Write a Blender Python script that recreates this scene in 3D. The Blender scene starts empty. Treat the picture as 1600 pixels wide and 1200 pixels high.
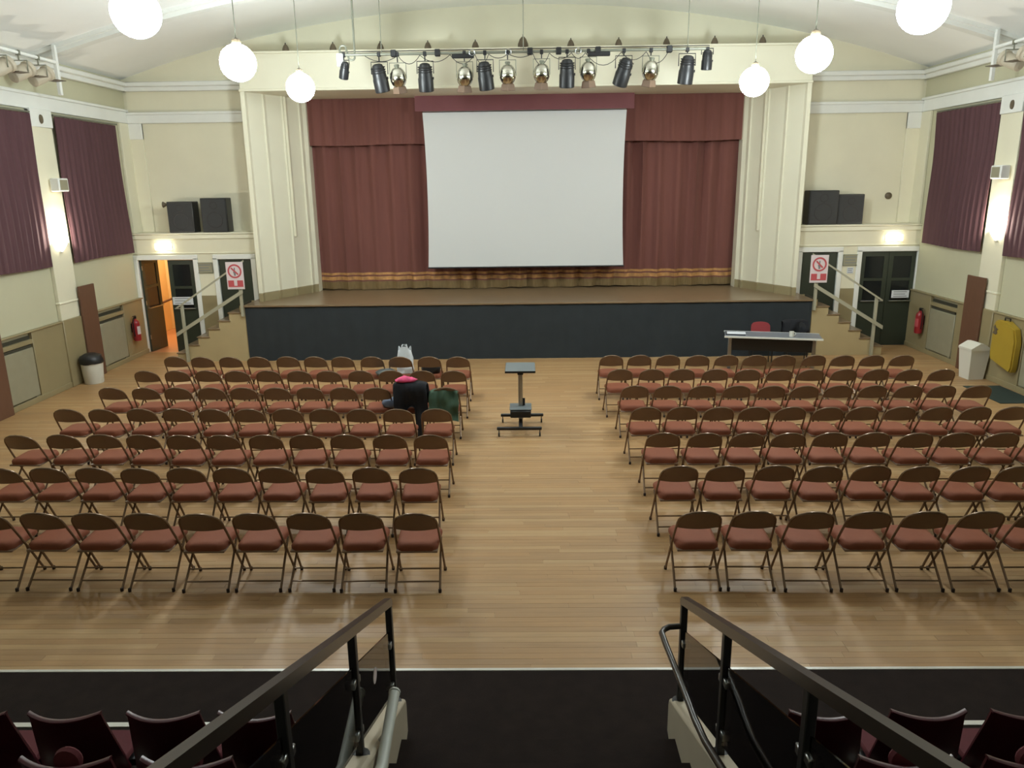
import bpy, math, random
from mathutils import Vector, Matrix, noise
random.seed(7)
PI = math.pi
S = bpy.context.scene
COL = S.collection

# ---------------------------------------------------------------- camera, world, exposure
F, TH, YAW, ROLL, CAMH = 1200.0, math.radians(14.57), .0165, -.0135, 3.7
cd = bpy.data.cameras.new('camera')
cd.sensor_fit = 'HORIZONTAL'; cd.sensor_width = 36.0; cd.lens = 36.0 * F / 1600.0
cd.clip_start = .05; cd.clip_end = 200
cam = bpy.data.objects.new('camera', cd); COL.objects.link(cam)
cam.matrix_world = Matrix.Translation((0, 0, CAMH)) @ (Matrix.Rotation(YAW, 4, 'Z') @ Matrix.Rotation(PI/2 - TH, 4, 'X') @ Matrix.Rotation(ROLL, 4, 'Z'))
S.camera = cam
w = bpy.data.worlds.new('world'); S.world = w; w.use_nodes = True
w.node_tree.nodes['Background'].inputs[0].default_value = (.5, .55, .6, 1)
w.node_tree.nodes['Background'].inputs[1].default_value = .02
S.view_settings.view_transform = 'Standard'; S.view_settings.look = 'None'
S.view_settings.gamma = 1; S.view_settings.use_curve_mapping = False
S.view_settings.exposure = -0.13
GLOBE_POWER = 95.0
SCONCE_POWER = 75.0
CORRIDOR_POWER = 40.0

# ---------------------------------------------------------------- materials
def lin(c):
    r = []
    for v in c:
        v = v / 255.0
        r.append(v / 12.92 if v <= .04045 else ((v + .055) / 1.055) ** 2.4)
    return tuple(r) + (1,)
def mat(name, c, rough=.6, metal=0.0, var=.0, scale=4.0, bump=0.0, bscale=60.0, coat=0.0, stretch=(1, 1, 1), spec=.5, sheen=0.0):
    m = bpy.data.materials.new(name); m.use_nodes = True
    nt = m.node_tree; b = nt.nodes['Principled BSDF']
    b.inputs['Base Color'].default_value = lin(c); b.inputs['Roughness'].default_value = rough
    b.inputs['Metallic'].default_value = metal; b.inputs['Specular IOR Level'].default_value = spec
    b.inputs['Coat Weight'].default_value = coat; b.inputs['Sheen Weight'].default_value = sheen
    if var or bump:
        tc = nt.nodes.new('ShaderNodeTexCoord'); mp = nt.nodes.new('ShaderNodeMapping')
        mp.inputs['Scale'].default_value = stretch
        nt.links.new(tc.outputs['Object'], mp.inputs[0])
    if var:
        n = nt.nodes.new('ShaderNodeTexNoise'); n.inputs['Scale'].default_value = scale; n.inputs['Detail'].default_value = 5
        nt.links.new(mp.outputs[0], n.inputs['Vector'])
        h = nt.nodes.new('ShaderNodeMapRange'); h.inputs[1].default_value = .25; h.inputs[2].default_value = .75
        h.inputs[3].default_value = 1 - var; h.inputs[4].default_value = 1 + var
        nt.links.new(n.outputs[0], h.inputs[0])
        mx = nt.nodes.new('ShaderNodeHueSaturation'); mx.inputs['Color'].default_value = lin(c)
        nt.links.new(h.outputs[0], mx.inputs['Value']); nt.links.new(mx.outputs[0], b.inputs['Base Color'])
    if bump:
        n2 = nt.nodes.new('ShaderNodeTexNoise'); n2.inputs['Scale'].default_value = bscale; n2.inputs['Detail'].default_value = 3
        nt.links.new(mp.outputs[0], n2.inputs['Vector'])
        bp = nt.nodes.new('ShaderNodeBump'); bp.inputs['Strength'].default_value = bump; bp.inputs['Distance'].default_value = .01
        nt.links.new(n2.outputs[0], bp.inputs['Height']); nt.links.new(bp.outputs[0], b.inputs['Normal'])
    return m
def emat(name, c, s):
    m = bpy.data.materials.new(name); m.use_nodes = True
    b = m.node_tree.nodes['Principled BSDF']; b.inputs['Base Color'].default_value = lin(c)
    b.inputs['Emission Color'].default_value = lin(c); b.inputs['Emission Strength'].default_value = s
    return m
M = dict(
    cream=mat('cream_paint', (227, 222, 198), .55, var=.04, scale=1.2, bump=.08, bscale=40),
    cream_side_dimmed=mat('cream_side_wall_dimmed', (196, 193, 165), .5, var=.04, scale=1.2, bump=.08, bscale=40),  # side walls' cream darkened: lens vignetting is painted into the colour
    cream_gloss=mat('cream_gloss_paint', (231, 227, 204), .38, var=.03, scale=1.0),
    white=mat('white_paint', (232, 233, 228), .45, var=.03, scale=3),
    ceil=mat('ceiling_paint', (246, 247, 244), .7, var=.03, scale=.8),
    tan=mat('tan_dado_paint', (148, 135, 101), .45, var=.06, scale=2),
    radi=mat('radiator_paint', (150, 145, 122), .45, var=.05, scale=6),
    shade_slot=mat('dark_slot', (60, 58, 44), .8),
    brownboard=mat('brown_board', (104, 72, 54), .5, var=.08, scale=3, stretch=(8, 8, 1)),
    ply=mat('stage_side_paint', (174, 157, 118), .6, var=.05, scale=2),
    stage_wood=mat('stage_boards', (128, 107, 82), .32, var=.14, scale=2.5, stretch=(1, 12, 1), coat=.15),
    stage_black=mat('stage_front_cloth', (40, 46, 50), .9, var=.10, scale=3, bump=.2, bscale=90),
    red_drape=mat('red_stage_velvet', (119, 72, 64), .85, var=.08, scale=2.0, stretch=(6, 6, .4), sheen=.1),
    red_pelmet=mat('rose_pelmet_velvet', (122, 74, 78), .85, var=.05, scale=2, sheen=.1),
    gold=mat('gold_braid', (186, 138, 84), .5, var=.5, scale=7),
    fringe=mat('tan_fringe', (124, 102, 66), .8, var=.2, scale=30, stretch=(1, 1, .15)),
    win_drape=mat('maroon_window_curtain', (92, 66, 70), .95, var=.12, scale=2.0, stretch=(5, 5, .3), spec=.15),
    screen=mat('projection_screen_white', (216, 217, 216), .8),
    black=mat('black_metal', (24, 24, 26), .45),
    blackp=mat('black_plastic', (32, 33, 35), .4, var=.1, scale=30),
    grille=mat('speaker_grille', (46, 48, 50), .6, var=.25, scale=140),
    chrome=mat('chrome_lantern', (200, 198, 184), .16, 1.0),
    gel=mat('brown_gel_frame', (120, 98, 80), .6),
    steel=mat('steel', (165, 168, 168), .32, 1.0),
    pipe=mat('grey_pipe', (130, 132, 118), .45, .4),
    dgreen=mat('dark_green_door', (48, 55, 44), .42, var=.05, scale=4),
    dglass=mat('dark_door_glass', (26, 30, 32), .12),
    seatpad=mat('terracotta_vinyl', (128, 74, 53), .7, var=.05, scale=5, bump=.1, bscale=80, spec=.22),
    chairmet=mat('brown_enamel', (122, 96, 74), .34, .0, var=.05, scale=8),
    chairtube=mat('bronze_tube', (126, 102, 80), .26, .35),
    rubber=mat('rubber', (46, 32, 26), .8),
    carpet=mat('dark_carpet', (37, 29, 26), .95, var=.22, scale=7, bump=.3, bscale=200, spec=.15),
    nosing=mat('aluminium_nosing', (206, 204, 196), .4, .2),
    shell=mat('burgundy_plastic', (70, 20, 30), .32, var=.05),
    pad=mat('crimson_upholstery', (92, 32, 40), .85, var=.08, scale=20),
    dark_rail=mat('dark_bronze_rail', (46, 38, 32), .28, .2),
    pale_rail=mat('pale_grey_tube', (205, 211, 206), .4, 0),
    panelbeige=mat('beige_side_panel', (186, 176, 156), .5, var=.04),
    binw=mat('white_plastic', (216, 214, 202), .45),
    yellow=mat('yellow_vinyl_cover', (170, 142, 46), .5, var=.05, scale=3),
    red_ext=mat('extinguisher_red', (150, 38, 44), .3),
    red_sign=mat('sign_red', (186, 80, 86), .5),
    sign_white=mat('sign_white', (214, 202, 204), .5),
    paper=mat('paper', (214, 218, 224), .7),
    ink=mat('grey_print', (120, 124, 128), .7),
    coat=mat('black_coat', (20, 22, 28), .95, bump=.3, bscale=25),
    pink=mat('pink_scarf', (214, 76, 120), .8, var=.3, scale=14),
    gcoat=mat('green_jacket', (58, 82, 64), .85, var=.12, scale=10),
    bluegrey=mat('blue_grey_jacket', (92, 102, 122), .8, var=.1, scale=10),
    bagw=mat('white_carrier_bag', (224, 230, 234), .35, var=.05, scale=15),
    tabletop=mat('grey_laminate', (120, 124, 132), .25),
    tableedge=mat('pale_table_edge', (214, 214, 206), .4),
    redchair=mat('red_fabric', (140, 52, 56), .85),
    corridor=mat('corridor_paint', (236, 206, 150), .6),
    corridor_floor=mat('corridor_floor', (206, 150, 108), .5),
    green_mat=mat('dark_green_mat', (38, 52, 46), .9),
    shelfgrey=mat('grey_shelf_board', (104, 112, 114), .4),
    railpaint=mat('beige_rail_paint', (166, 163, 142), .45),
    socket=mat('brown_bakelite', (96, 84, 66), .5),
)
M['globe'] = emat('opal_globe', (244, 255, 255), GLOBE_POWER * 1.1)
M['globe_bright'] = emat('opal_globe_bright', (244, 255, 255), GLOBE_POWER * 1.95)
M['globe_dim'] = emat('opal_globe_dim', (244, 255, 255), GLOBE_POWER * .38)
M['lampglass'] = emat('sconce_glass', (255, 244, 220), 14.0)
M['exit'] = emat('lit_exit_panel', (255, 246, 214), 10.0)
def glass():
    m = bpy.data.materials.new('smoked_acrylic'); m.use_nodes = True
    nt = m.node_tree; nt.nodes.clear()
    o = nt.nodes.new('ShaderNodeOutputMaterial'); mx = nt.nodes.new('ShaderNodeMixShader'); t = nt.nodes.new('ShaderNodeBsdfTransparent')
    g = nt.nodes.new('ShaderNodeBsdfGlossy'); fr = nt.nodes.new('ShaderNodeFresnel'); fr.inputs[0].default_value = 1.49
    t.inputs[0].default_value = (.62, .56, .50, 1); g.inputs[0].default_value = (.9, .9, .9, 1); g.inputs['Roughness'].default_value = .03
    nt.links.new(fr.outputs[0], mx.inputs[0]); nt.links.new(t.outputs[0], mx.inputs[1]); nt.links.new(g.outputs[0], mx.inputs[2]); nt.links.new(mx.outputs[0], o.inputs[0])
    return m
M['acrylic'] = glass()
def board_mat():
    m = bpy.data.materials.new('oak_strip_floor'); m.use_nodes = True
    nt = m.node_tree; b = nt.nodes['Principled BSDF']; L = nt.links.new
    geo = nt.nodes.new('ShaderNodeNewGeometry'); tc = nt.nodes.new('ShaderNodeTexCoord'); mp = nt.nodes.new('ShaderNodeMapping')
    mp.inputs['Scale'].default_value = (1.2, 14, 1); L(tc.outputs['Object'], mp.inputs[0])
    n = nt.nodes.new('ShaderNodeTexNoise'); n.inputs['Scale'].default_value = 2.2; n.inputs['Detail'].default_value = 6; L(mp.outputs[0], n.inputs['Vector'])
    big = nt.nodes.new('ShaderNodeTexNoise'); big.inputs['Scale'].default_value = .5; big.inputs['Detail'].default_value = 3; L(tc.outputs['Object'], big.inputs['Vector'])
    ramp = nt.nodes.new('ShaderNodeValToRGB'); e = ramp.color_ramp.elements
    e[0].position = .0; e[0].color = lin((164, 130, 90)); e[1].position = 1; e[1].color = lin((180, 148, 106))
    x = e.new(.5); x.color = lin((172, 134, 89))
    L(geo.outputs['Random Per Island'], ramp.inputs[0])
    mul = nt.nodes.new('ShaderNodeMath'); mul.operation = 'ADD'; L(n.outputs[0], mul.inputs[0]); L(big.outputs[0], mul.inputs[1])
    r = nt.nodes.new('ShaderNodeMapRange'); r.inputs[1].default_value = .6; r.inputs[2].default_value = 1.4; r.inputs[3].default_value = .84; r.inputs[4].default_value = 1.14
    L(mul.outputs[0], r.inputs[0])
    hs = nt.nodes.new('ShaderNodeHueSaturation'); L(ramp.outputs[0], hs.inputs['Color']); L(r.outputs[0], hs.inputs['Value']); L(hs.outputs[0], b.inputs['Base Color'])
    b.inputs['Roughness'].default_value = .46; b.inputs['Coat Weight'].default_value = .04; b.inputs['Coat Roughness'].default_value = .4
    return m
M['oak'] = board_mat()

# ---------------------------------------------------------------- mesh building helpers
class MB:
    """collects shapes and links them as ONE mesh object"""
    def __init__(s): s.v = []; s.f = []; s.mi = []
    def add(s, vs, fs, k=0):
        o = len(s.v); s.v += [tuple(p) for p in vs]; s.f += [tuple(i + o for i in f) for f in fs]; s.mi += [k] * len(fs); return s
    def box(s, x0, x1, y0, y1, z0, z1, k=0, b=0.0):
        if b <= 0:
            vs = [(x, y, z) for z in (z0, z1) for y in (y0, y1) for x in (x0, x1)]
            return s.add(vs, [(0, 2, 3, 1), (4, 5, 7, 6), (0, 1, 5, 4), (2, 6, 7, 3), (0, 4, 6, 2), (1, 3, 7, 5)], k)
        # chamfered: three vertices at each corner
        vs = []; idx = {}
        for ix, (x, dx) in enumerate(((x0, b), (x1, -b))):
            for iy, (y, dy) in enumerate(((y0, b), (y1, -b))):
                for iz, (z, dz) in enumerate(((z0, b), (z1, -b))):
                    idx[ix, iy, iz] = len(vs)
                    vs += [(x, y + dy, z + dz), (x + dx, y, z + dz), (x + dx, y + dy, z)]
        fs = []
        I = lambda a, c, d, n: idx[a, c, d] + n
        fs += [(I(0,0,0,0), I(0,0,1,0), I(0,1,1,0), I(0,1,0,0)), (I(1,0,0,0), I(1,1,0,0), I(1,1,1,0), I(1,0,1,0))]
        fs += [(I(0,0,0,1), I(1,0,0,1), I(1,0,1,1), I(0,0,1,1)), (I(0,1,0,1), I(0,1,1,1), I(1,1,1,1), I(1,1,0,1))]
        fs += [(I(0,0,0,2), I(0,1,0,2), I(1,1,0,2), I(1,0,0,2)), (I(0,0,1,2), I(1,0,1,2), I(1,1,1,2), I(0,1,1,2))]
        for a in (0, 1):
            for c in (0, 1):
                fs += [(I(a,c,0,0), I(a,c,0,1), I(a,c,1,1), I(a,c,1,0))]
                fs += [(I(a,0,c,0), I(a,0,c,2), I(a,1,c,2), I(a,1,c,0))]
                fs += [(I(0,a,c,1), I(0,a,c,2), I(1,a,c,2), I(1,a,c,1))]
                for d in (0, 1): fs += [(I(a,c,d,0), I(a,c,d,1), I(a,c,d,2))]
        return s.add(vs, fs, k)
    def tube(s, pts, r, n=8, k=0, caps=True):
        pts = [Vector(p) for p in pts]; rs = r if isinstance(r, (list, tuple)) else [r] * len(pts)
        rings = []; up = None
        for i, p in enumerate(pts):
            t = (pts[min(i+1, len(pts)-1)] - pts[max(i-1, 0)]).normalized()
            if up is None:
                up = Vector((0, 0, 1)) if abs(t.z) < .9 else Vector((1, 0, 0))
            a = t.cross(up).normalized(); c = a.cross(t).normalized(); up = c
            rings.append([p + (a * math.cos(2*PI*j/n) + c * math.sin(2*PI*j/n)) * rs[i] for j in range(n)])
        vs = [q for rg in rings for q in rg]; fs = []
        for i in range(len(pts) - 1):
            for j in range(n):
                fs.append((i*n+j, i*n+(j+1) % n, (i+1)*n+(j+1) % n, (i+1)*n+j))
        if caps: fs += [tuple(range(n))[::-1], tuple((len(pts)-1)*n + j for j in range(n))]
        return s.add(vs, fs, k)
    def lathe(s, prof, n=16, k=0, at=(0, 0, 0), rot=None, caps=True):
        """prof: (radius, height) pairs, turned about z"""
        rot = rot or Matrix.Identity(3); at = Vector(at); vs = []
        for (r, h) in prof:
            for j in range(n): vs.append(at + rot @ Vector((r*math.cos(2*PI*j/n), r*math.sin(2*PI*j/n), h)))
        fs = []
        for i in range(len(prof) - 1):
            for j in range(n): fs.append((i*n+j, i*n+(j+1) % n, (i+1)*n+(j+1) % n, (i+1)*n+j))
        if caps: fs += [tuple(range(n))[::-1], tuple((len(prof)-1)*n + j for j in range(n))]
        return s.add(vs, fs, k)
    def prism(s, poly, a, b, axis='x', k=0):
        n = len(poly); vs = []
        for t in (a, b):
            for (p, q) in poly: vs.append({'x': (t, p, q), 'y': (p, t, q), 'z': (p, q, t)}[axis])
        fs = [tuple(range(n))[::-1], tuple(range(n, 2*n))] + [(i, (i+1) % n, n+(i+1) % n, n+i) for i in range(n)]
        return s.add(vs, fs, k)
    def sheet(s, fn, nu, nv, th, k=0, kf=None):
        """fn(u,v)->(point, normal): a surface with thickness"""
        A = []; B = []
        for j in range(nv + 1):
            for i in range(nu + 1):
                p, nm = fn(i / nu, j / nv); p = Vector(p); A.append(p); B.append(p - Vector(nm) * th)
        N = len(A); W = nu + 1; fs = []; ks = []
        for j in range(nv):
            for i in range(nu):
                a = j*W + i; q = kf(i, j) if kf else k
                fs.append((a, a+1, a+W+1, a+W)); ks.append(q); fs.append((N+a+W, N+a+W+1, N+a+1, N+a)); ks.append(q)
        for i in range(nu):
            a = i; fs.append((a, N+a, N+a+1, a+1)); ks.append(kf(i, 0) if kf else k)
            a = nv*W + i; fs.append((a+1, N+a+1, N+a, a)); ks.append(kf(i, nv-1) if kf else k)
        for j in range(nv):
            a = j*W; fs.append((a+W, N+a+W, N+a, a)); ks.append(kf(0, j) if kf else k)
            a = j*W + nu; fs.append((a, N+a, N+a+W, a+W)); ks.append(kf(nu-1, j) if kf else k)
        o = len(s.v); s.v += [tuple(p) for p in A + B]; s.f += [tuple(i+o for i in f) for f in fs]; s.mi += ks; return s
    def xf(s, m, start=0):
        m = m.to_4x4()
        s.v = s.v[:start] + [tuple(m @ Vector(p)) for p in s.v[start:]]; return s
    def build(s, name, mats, parent=None, smooth=True, angle=40):
        me = bpy.data.meshes.new(name); me.from_pydata(s.v, [], s.f)
        if not isinstance(mats, (list, tuple)): mats = [mats]
        for m in mats: me.materials.append(m)
        if len(mats) > 1: me.polygons.foreach_set('material_index', s.mi)
        me.update()
        import bmesh
        bm = bmesh.new(); bm.from_mesh(me); bmesh.ops.recalc_face_normals(bm, faces=bm.faces); bm.to_mesh(me); bm.free()
        if smooth:
            me.polygons.foreach_set('use_smooth', [True] * len(me.polygons)); me.set_sharp_from_angle(angle=math.radians(angle))
        o = bpy.data.objects.new(name, me); COL.objects.link(o)
        if parent: o.parent = parent
        return o
def tag(o, label=None, cat=None, group=None, kind=None):
    if label: o['label'] = label
    if cat: o['category'] = cat
    if group: o['group'] = group
    if kind: o['kind'] = kind
    return o
def struct(o, label=None, cat=None):
    o['kind'] = 'structure'
    return o
def thing(name, loc, label, cat, group=None, rz=0):
    o = bpy.data.objects.new(name, None); COL.objects.link(o); o.location = loc; o.rotation_euler = (0, 0, rz)
    o.empty_display_size = .1
    return tag(o, label, cat, group)
def copy_tree(src, loc=None, rz=None, label=None, group=None):
    r = src.copy(); COL.objects.link(r)
    if loc is not None: r.location = loc
    if rz is not None: r.rotation_euler = (0, 0, rz)
    if label: r['label'] = label
    if group: r['group'] = group
    for ch in KIDS.get(src.name, ()):
        c = ch.copy(); COL.objects.link(c); c.parent = r
        for g in KIDS.get(ch.name, ()):
            d = g.copy(); COL.objects.link(d); d.parent = c
    return r
KIDS = {}
def freeze(root):
    """remember the parts of a thing so that copies need no scene search"""
    for o in [root] + list(root.children): KIDS[o.name] = list(o.children)
RX = lambda a: Matrix.Rotation(a, 3, 'X')
RY = lambda a: Matrix.Rotation(a, 3, 'Y')
RZ = lambda a: Matrix.Rotation(a, 3, 'Z')
def arc(c, r, a0, a1, n, plane='xz'):
    out = []
    for i in range(n + 1):
        a = a0 + (a1 - a0) * i / n; u, v = r*math.cos(a), r*math.sin(a)
        out.append({'xz': (c[0]+u, c[1], c[2]+v), 'yz': (c[0], c[1]+u, c[2]+v), 'xy': (c[0]+u, c[1]+v, c[2])}[plane])
    return out

# ================================================================ THE ROOM
XW = 8.85; YB = 18.0; YL = 17.5; YR = -3.0; SC = .06   # side walls, upper back wall, lower back wall, rear wall, stage centre
FY = 5.28                                               # where the boards end and the dark carpet begins
def zc(x): return 7.44 - .0172 * x * x - .0000075 * x ** 4   # vault
CZ = zc(XW)

fl = struct(MB().box(-XW-.2, XW+.2, YR-.2, YL+.0, -.2, -.012).build('floor', M['oak'], smooth=False))
b = MB(); y = FY; row = 0
while y < YL - .001:
    x = -XW - random.random() * 1.6
    y1 = min(y + .0765, YL)
    while x < XW:
        ln = random.choice((1.1, 1.4, 1.7, 2.0, 2.3)); x1 = min(x + ln, XW); x0 = max(x, -XW)
        if x1 - x0 > .02:
            z = random.uniform(-.0006, .0006); a, c, d, e = x0+.0008, x1-.0008, y+.001, y1-.001
            b.add([(a, d, z), (c, d, z), (c, e, z), (a, e, z), (a, d, -.011), (c, d, -.011), (c, e, -.011), (a, e, -.011)],
                  [(0, 1, 2, 3), (0, 4, 5, 1), (2, 6, 7, 3), (1, 5, 6, 2), (3, 7, 4, 0)])
        x += ln
    y = y1
tag(b.build('floor_boards', M['oak'], fl, smooth=False), kind='stuff')
struct(MB().box(-XW, XW, YR, FY, -.012, .004, b=.003).build('carpet', M['carpet'], smooth=False))
struct(MB().box(-XW, XW, FY-.012, FY+.022, .0, .009, b=.003).build('trim_1', M['nosing'], smooth=False))

# vaulted ceiling
b = MB(); N = 48
def cf(u, v):
    x = -XW - .2 + u * (2*XW + .4); return (x, YR-.2 + v * (YB + .4 - YR), zc(x)), (0, 0, -1)
b.sheet(cf, N, 1, .15)
cl = struct(b.build('ceiling', M['ceil']))
for i, yy in enumerate((14.78, 11.73, 8.68, 5.63, 2.58, -.47)):
    b = MB()
    for (wd, dp) in ((.34, .07), (.2, .14)):
        vs = []; fs = []
        for j in range(N + 1):
            x = -XW + j * 2*XW / N
            for (a, c) in ((-wd/2, .02), (wd/2, .02), (wd/2, -dp), (-wd/2, -dp)): vs.append((x, yy + a, zc(x) + c))
        for j in range(N):
            for q in range(4): fs.append((j*4+q, j*4+(q+1) % 4, (j+1)*4+(q+1) % 4, (j+1)*4+q))
        b.add(vs, fs)
    b.build('ceiling_rib', M['white'], cl)

# side walls
def side_wall(sx, nm):
    X = lambda d: sx * (XW - d)          # d: how far a face stands out into the room
    def bx(mb, d0, d1, y0, y1, z0, z1, k=0, bv=0.0):
        a, c = sorted((X(d0), X(d1))); mb.box(a, c, y0, y1, z0, z1, k, bv)
    m = MB(); bx(m, -.25, 0, YR, YB + .2, 0, CZ + .25)
    wl = struct(m.build('wall_' + nm, M['cream_side_dimmed'], smooth=False))
    # cornice and picture band
    m = MB(); bx(m, 0, .10, YR, YB, 5.79, 5.97, 0, .012); bx(m, 0, .16, YR, YB, 5.88, 5.985, 0, .02); m.build('cornice', M['white'], wl)
    m = MB(); bx(m, 0, .05, YR, YB, 5.12, 5.42, 0, .01); bx(m, 0, .075, YR, YB, 5.36, 5.42, 0, .01); m.build('frieze_band', M['white'], wl)
    # pilasters
    for yp in (14.33, 11.28, 8.23, 5.18, 2.13):
        m = MB(); bx(m, 0, .07, yp, yp + .65, 0, 5.12, 0, .008); m.build('pilaster', M['cream'], wl)
        m = MB(); bx(m, 0, .10, yp - .0, yp + .65, 4.82, 5.14, 0, .01); m.build('pilaster_capital', M['white'], wl)
        m = MB(); bx(m, 0, .09, yp - .015, yp + .665, 1.60, 1.64, 0, .008); m.build('pilaster_moulding', M['cream_gloss'], wl)
        m = MB(); bx(m, 0, .10, yp - .02, yp + .67, 0, 1.30, 0, .01); m.build('pilaster_plinth', M['tan'], wl)
    # upper corner strip by the back wall
    m = MB(); bx(m, 0, .06, 17.56, YB, 2.74, 5.12, 0, .01); m.build('corner_strip', M['cream'], wl)
    # dado with recesses
    rec = [(12.3, 13.37), (15.56, 16.6), (9.2, 10.4)]
    rec.sort(); segs = []; y0 = FY
    for a, c in rec: segs.append((y0, a)); y0 = c
    segs.append((y0, YL))
    for a, c in segs:
        m = MB(); bx(m, 0, .07, a, c, 0, 1.27, 0, .006); m.build('dado_panel', M['tan'], wl)
    for a, c in rec:
        m = MB(); bx(m, 0, .07, a, c, 1.06, 1.14, 0, .006); m.build('dado_panel', M['tan'], wl)
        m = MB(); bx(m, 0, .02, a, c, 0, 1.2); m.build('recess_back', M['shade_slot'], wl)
    m = MB(); bx(m, 0, .095, FY, YL, 1.262, 1.292, 0, .008); m.build('dado_cap', M['tan'], wl)
    m = MB(); bx(m, 0, .085, FY, YL, 0, .1, 0, .006)
    struct(m.build('baseboard_' + nm, M['tan'], smooth=False))
    return wl
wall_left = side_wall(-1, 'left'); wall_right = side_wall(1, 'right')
struct(MB().box(-XW-.2, XW+.2, YR-.25, YR, 0, 7.7).build('wall_rear', M['cream'], smooth=False))

# back wall: gable above and behind the stage opening, arched top
b = MB(); top = [(x, min(zc(x) + .06, 7.6)) for x in [XW - i * 2*XW/24 for i in range(25)]]
OX0, OX1, OZ = SC - 5.3, SC + 5.3, 6.0
poly = [(-XW, 2.6), (OX0, 2.6), (OX0, OZ), (OX1, OZ), (OX1, 2.6), (XW, 2.6)] + top
# split into convex bits
def gable_bits(mb):
    xs = [-XW, OX0, OX1, XW]
    n = 24
    for i in range(n):
        x0 = -XW + i * 2*XW/n; x1 = x0 + 2*XW/n
        zb = OZ + .3
        mb.prism([(x0, zb), (x1, zb), (x1, zc(x1) + .06), (x0, zc(x0) + .06)], YB, YB + .2, 'y')
    mb.box(-XW, OX0, YB, YB + .2, 2.6, OZ + .3); mb.box(OX1, XW, YB, YB + .2, 2.6, OZ + .3); mb.box(OX0, OX1, YB, YB + .2, OZ, OZ + .3)
gable_bits(b)
wb = struct(b.build('wall_back', M['cream'], smooth=False))
for sx, nm in ((-1, 'left'), (1, 'right')):
    xa, xb = sorted((sx * XW, sx * 5.95 + SC))
    m = MB().box(xa, xb, YB - .10, YB, 5.79, 5.97, b=.012); m.box(xa, xb, YB - .16, YB, 5.88, 5.985, b=.02); m.build('cornice', M['white'], wb)
    m = MB().box(xa, xb, YB - .06, YB, 5.12, 5.36, b=.01); m.box(xa, xb, YB - .08, YB, 5.30, 5.36, b=.01); m.build('frieze_band', M['white'], wb)
    for x0, x1 in ((sx * 8.86, sx * 8.5),) if sx < 0 else ((8.5, 8.86),):
        m = MB().box(min(x0, x1), max(x0, x1), YB - .05, YB, 2.74, 5.12, b=.01); m.build('wall_pilaster', M['cream'], wb)
        m = MB().box(min(x0, x1), max(x0, x1), YB - .07, YB, 4.78, 5.12, b=.01); m.build('wall_pilaster_capital', M['white'], wb)

# lower back walls with door openings; deep ledge on top
def seg_wall(name, x0, x1, doors):
    m = MB(); x = x0
    for a, c in doors:
        if a > x + .001: m.box(x, a, YL, YB + .1, 0, 2.16)
        x = c
    if x1 > x + .001: m.box(x, x1, YL, YB + .1, 0, 2.16)
    m.box(x0, x1, YL, YB + .1, 2.16, 2.70)
    return struct(m.build(name, M['cream'], smooth=False))
DL = [(-8.78, -7.48), (-6.95, -6.16)]; DR = [(6.25, 7.08), (7.58, 8.84)]
wsl = seg_wall('wall_stage_left', -XW, -5.9, DL); wsr = seg_wall('wall_stage_right', 6.02, XW, DR)
for wl, x0, x1, doors in ((wsl, -XW, -5.9, DL), (wsr, 6.02, XW, DR)):
    MB().box(x0, x1, YL - .05, YB + .02, 2.70, 2.74, b=.01).box(x0, x1, YL - .03, YL + .02, 2.60, 2.70, b=.01).build('ledge', M['cream_gloss'], wl)
    MB().box(x0, x1, YL - .025, YL + .01, 2.27, 2.30, b=.008).build('picture_rail', M['cream_gloss'], wl)
    for a, c in doors:
        m = MB()
        lo = max(a - .09, x0)
        m.box(lo, a + .015, YL - .035, YL + .05, 0, 2.17, b=.008); m.box(c - .015, min(c + .09, x1), YL - .035, YL + .05, 0, 2.17, b=.008)
        m.box(lo, min(c + .09, x1), YL - .035, YL + .05, 2.14, 2.25, b=.008)
        m.build('door_casing', M['white'], wl)
    a, c = doors[0][1] + .09, doors[1][0] - .09
    MB().box(a, c, YL - .02, YL + .01, 0, 1.32, b=.006).build('dado_panel', M['tan'], wl)

# the lit corridor behind the open leaf, closed blocks behind the other doors
cb = MB().box(-9.6, -7.0, 20.6, 20.7, 0, 2.9); cb.box(-9.7, -9.6, YB + .1, 20.7, 0, 2.9); cb.box(-7.0, -6.9, YB + .1, 20.7, 0, 2.9)
wc = struct(cb.build('wall_corridor', M['corridor'], smooth=False))
MB().tube([(-9.55, 19.0, .75), (-9.0, 20.5, 1.02), (-7.3, 20.52, 1.25)], .03, 8).build('handrail', M['brownboard'], wc)
struct(MB().box(-9.6, -7.0, YL, 20.6, -.15, -.003).build('floor_corridor', M['corridor_floor'], smooth=False))
struct(MB().box(-9.6, -7.0, YL + .6, 20.7, 2.9, 3.0).build('ceiling_corridor', M['corridor'], smooth=False))
ld = bpy.data.lights.new('corridor_lamp', 'POINT'); ld.energy = CORRIDOR_POWER * 1.8; ld.color = (1, .86, .64); ld.shadow_soft_size = .15
lo = bpy.data.objects.new('corridor_lamp', ld); COL.objects.link(lo); lo.location = (-9.15, 19.3, 2.4)
struct(MB().box(5.9, XW + .1, YB + .02, YB + .1, 0, 2.3).box(-7.0, -5.9, YB + .02, YB + .1, 0, 2.3).build('wall_behind_doors', M['shade_slot'], smooth=False))

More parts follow.
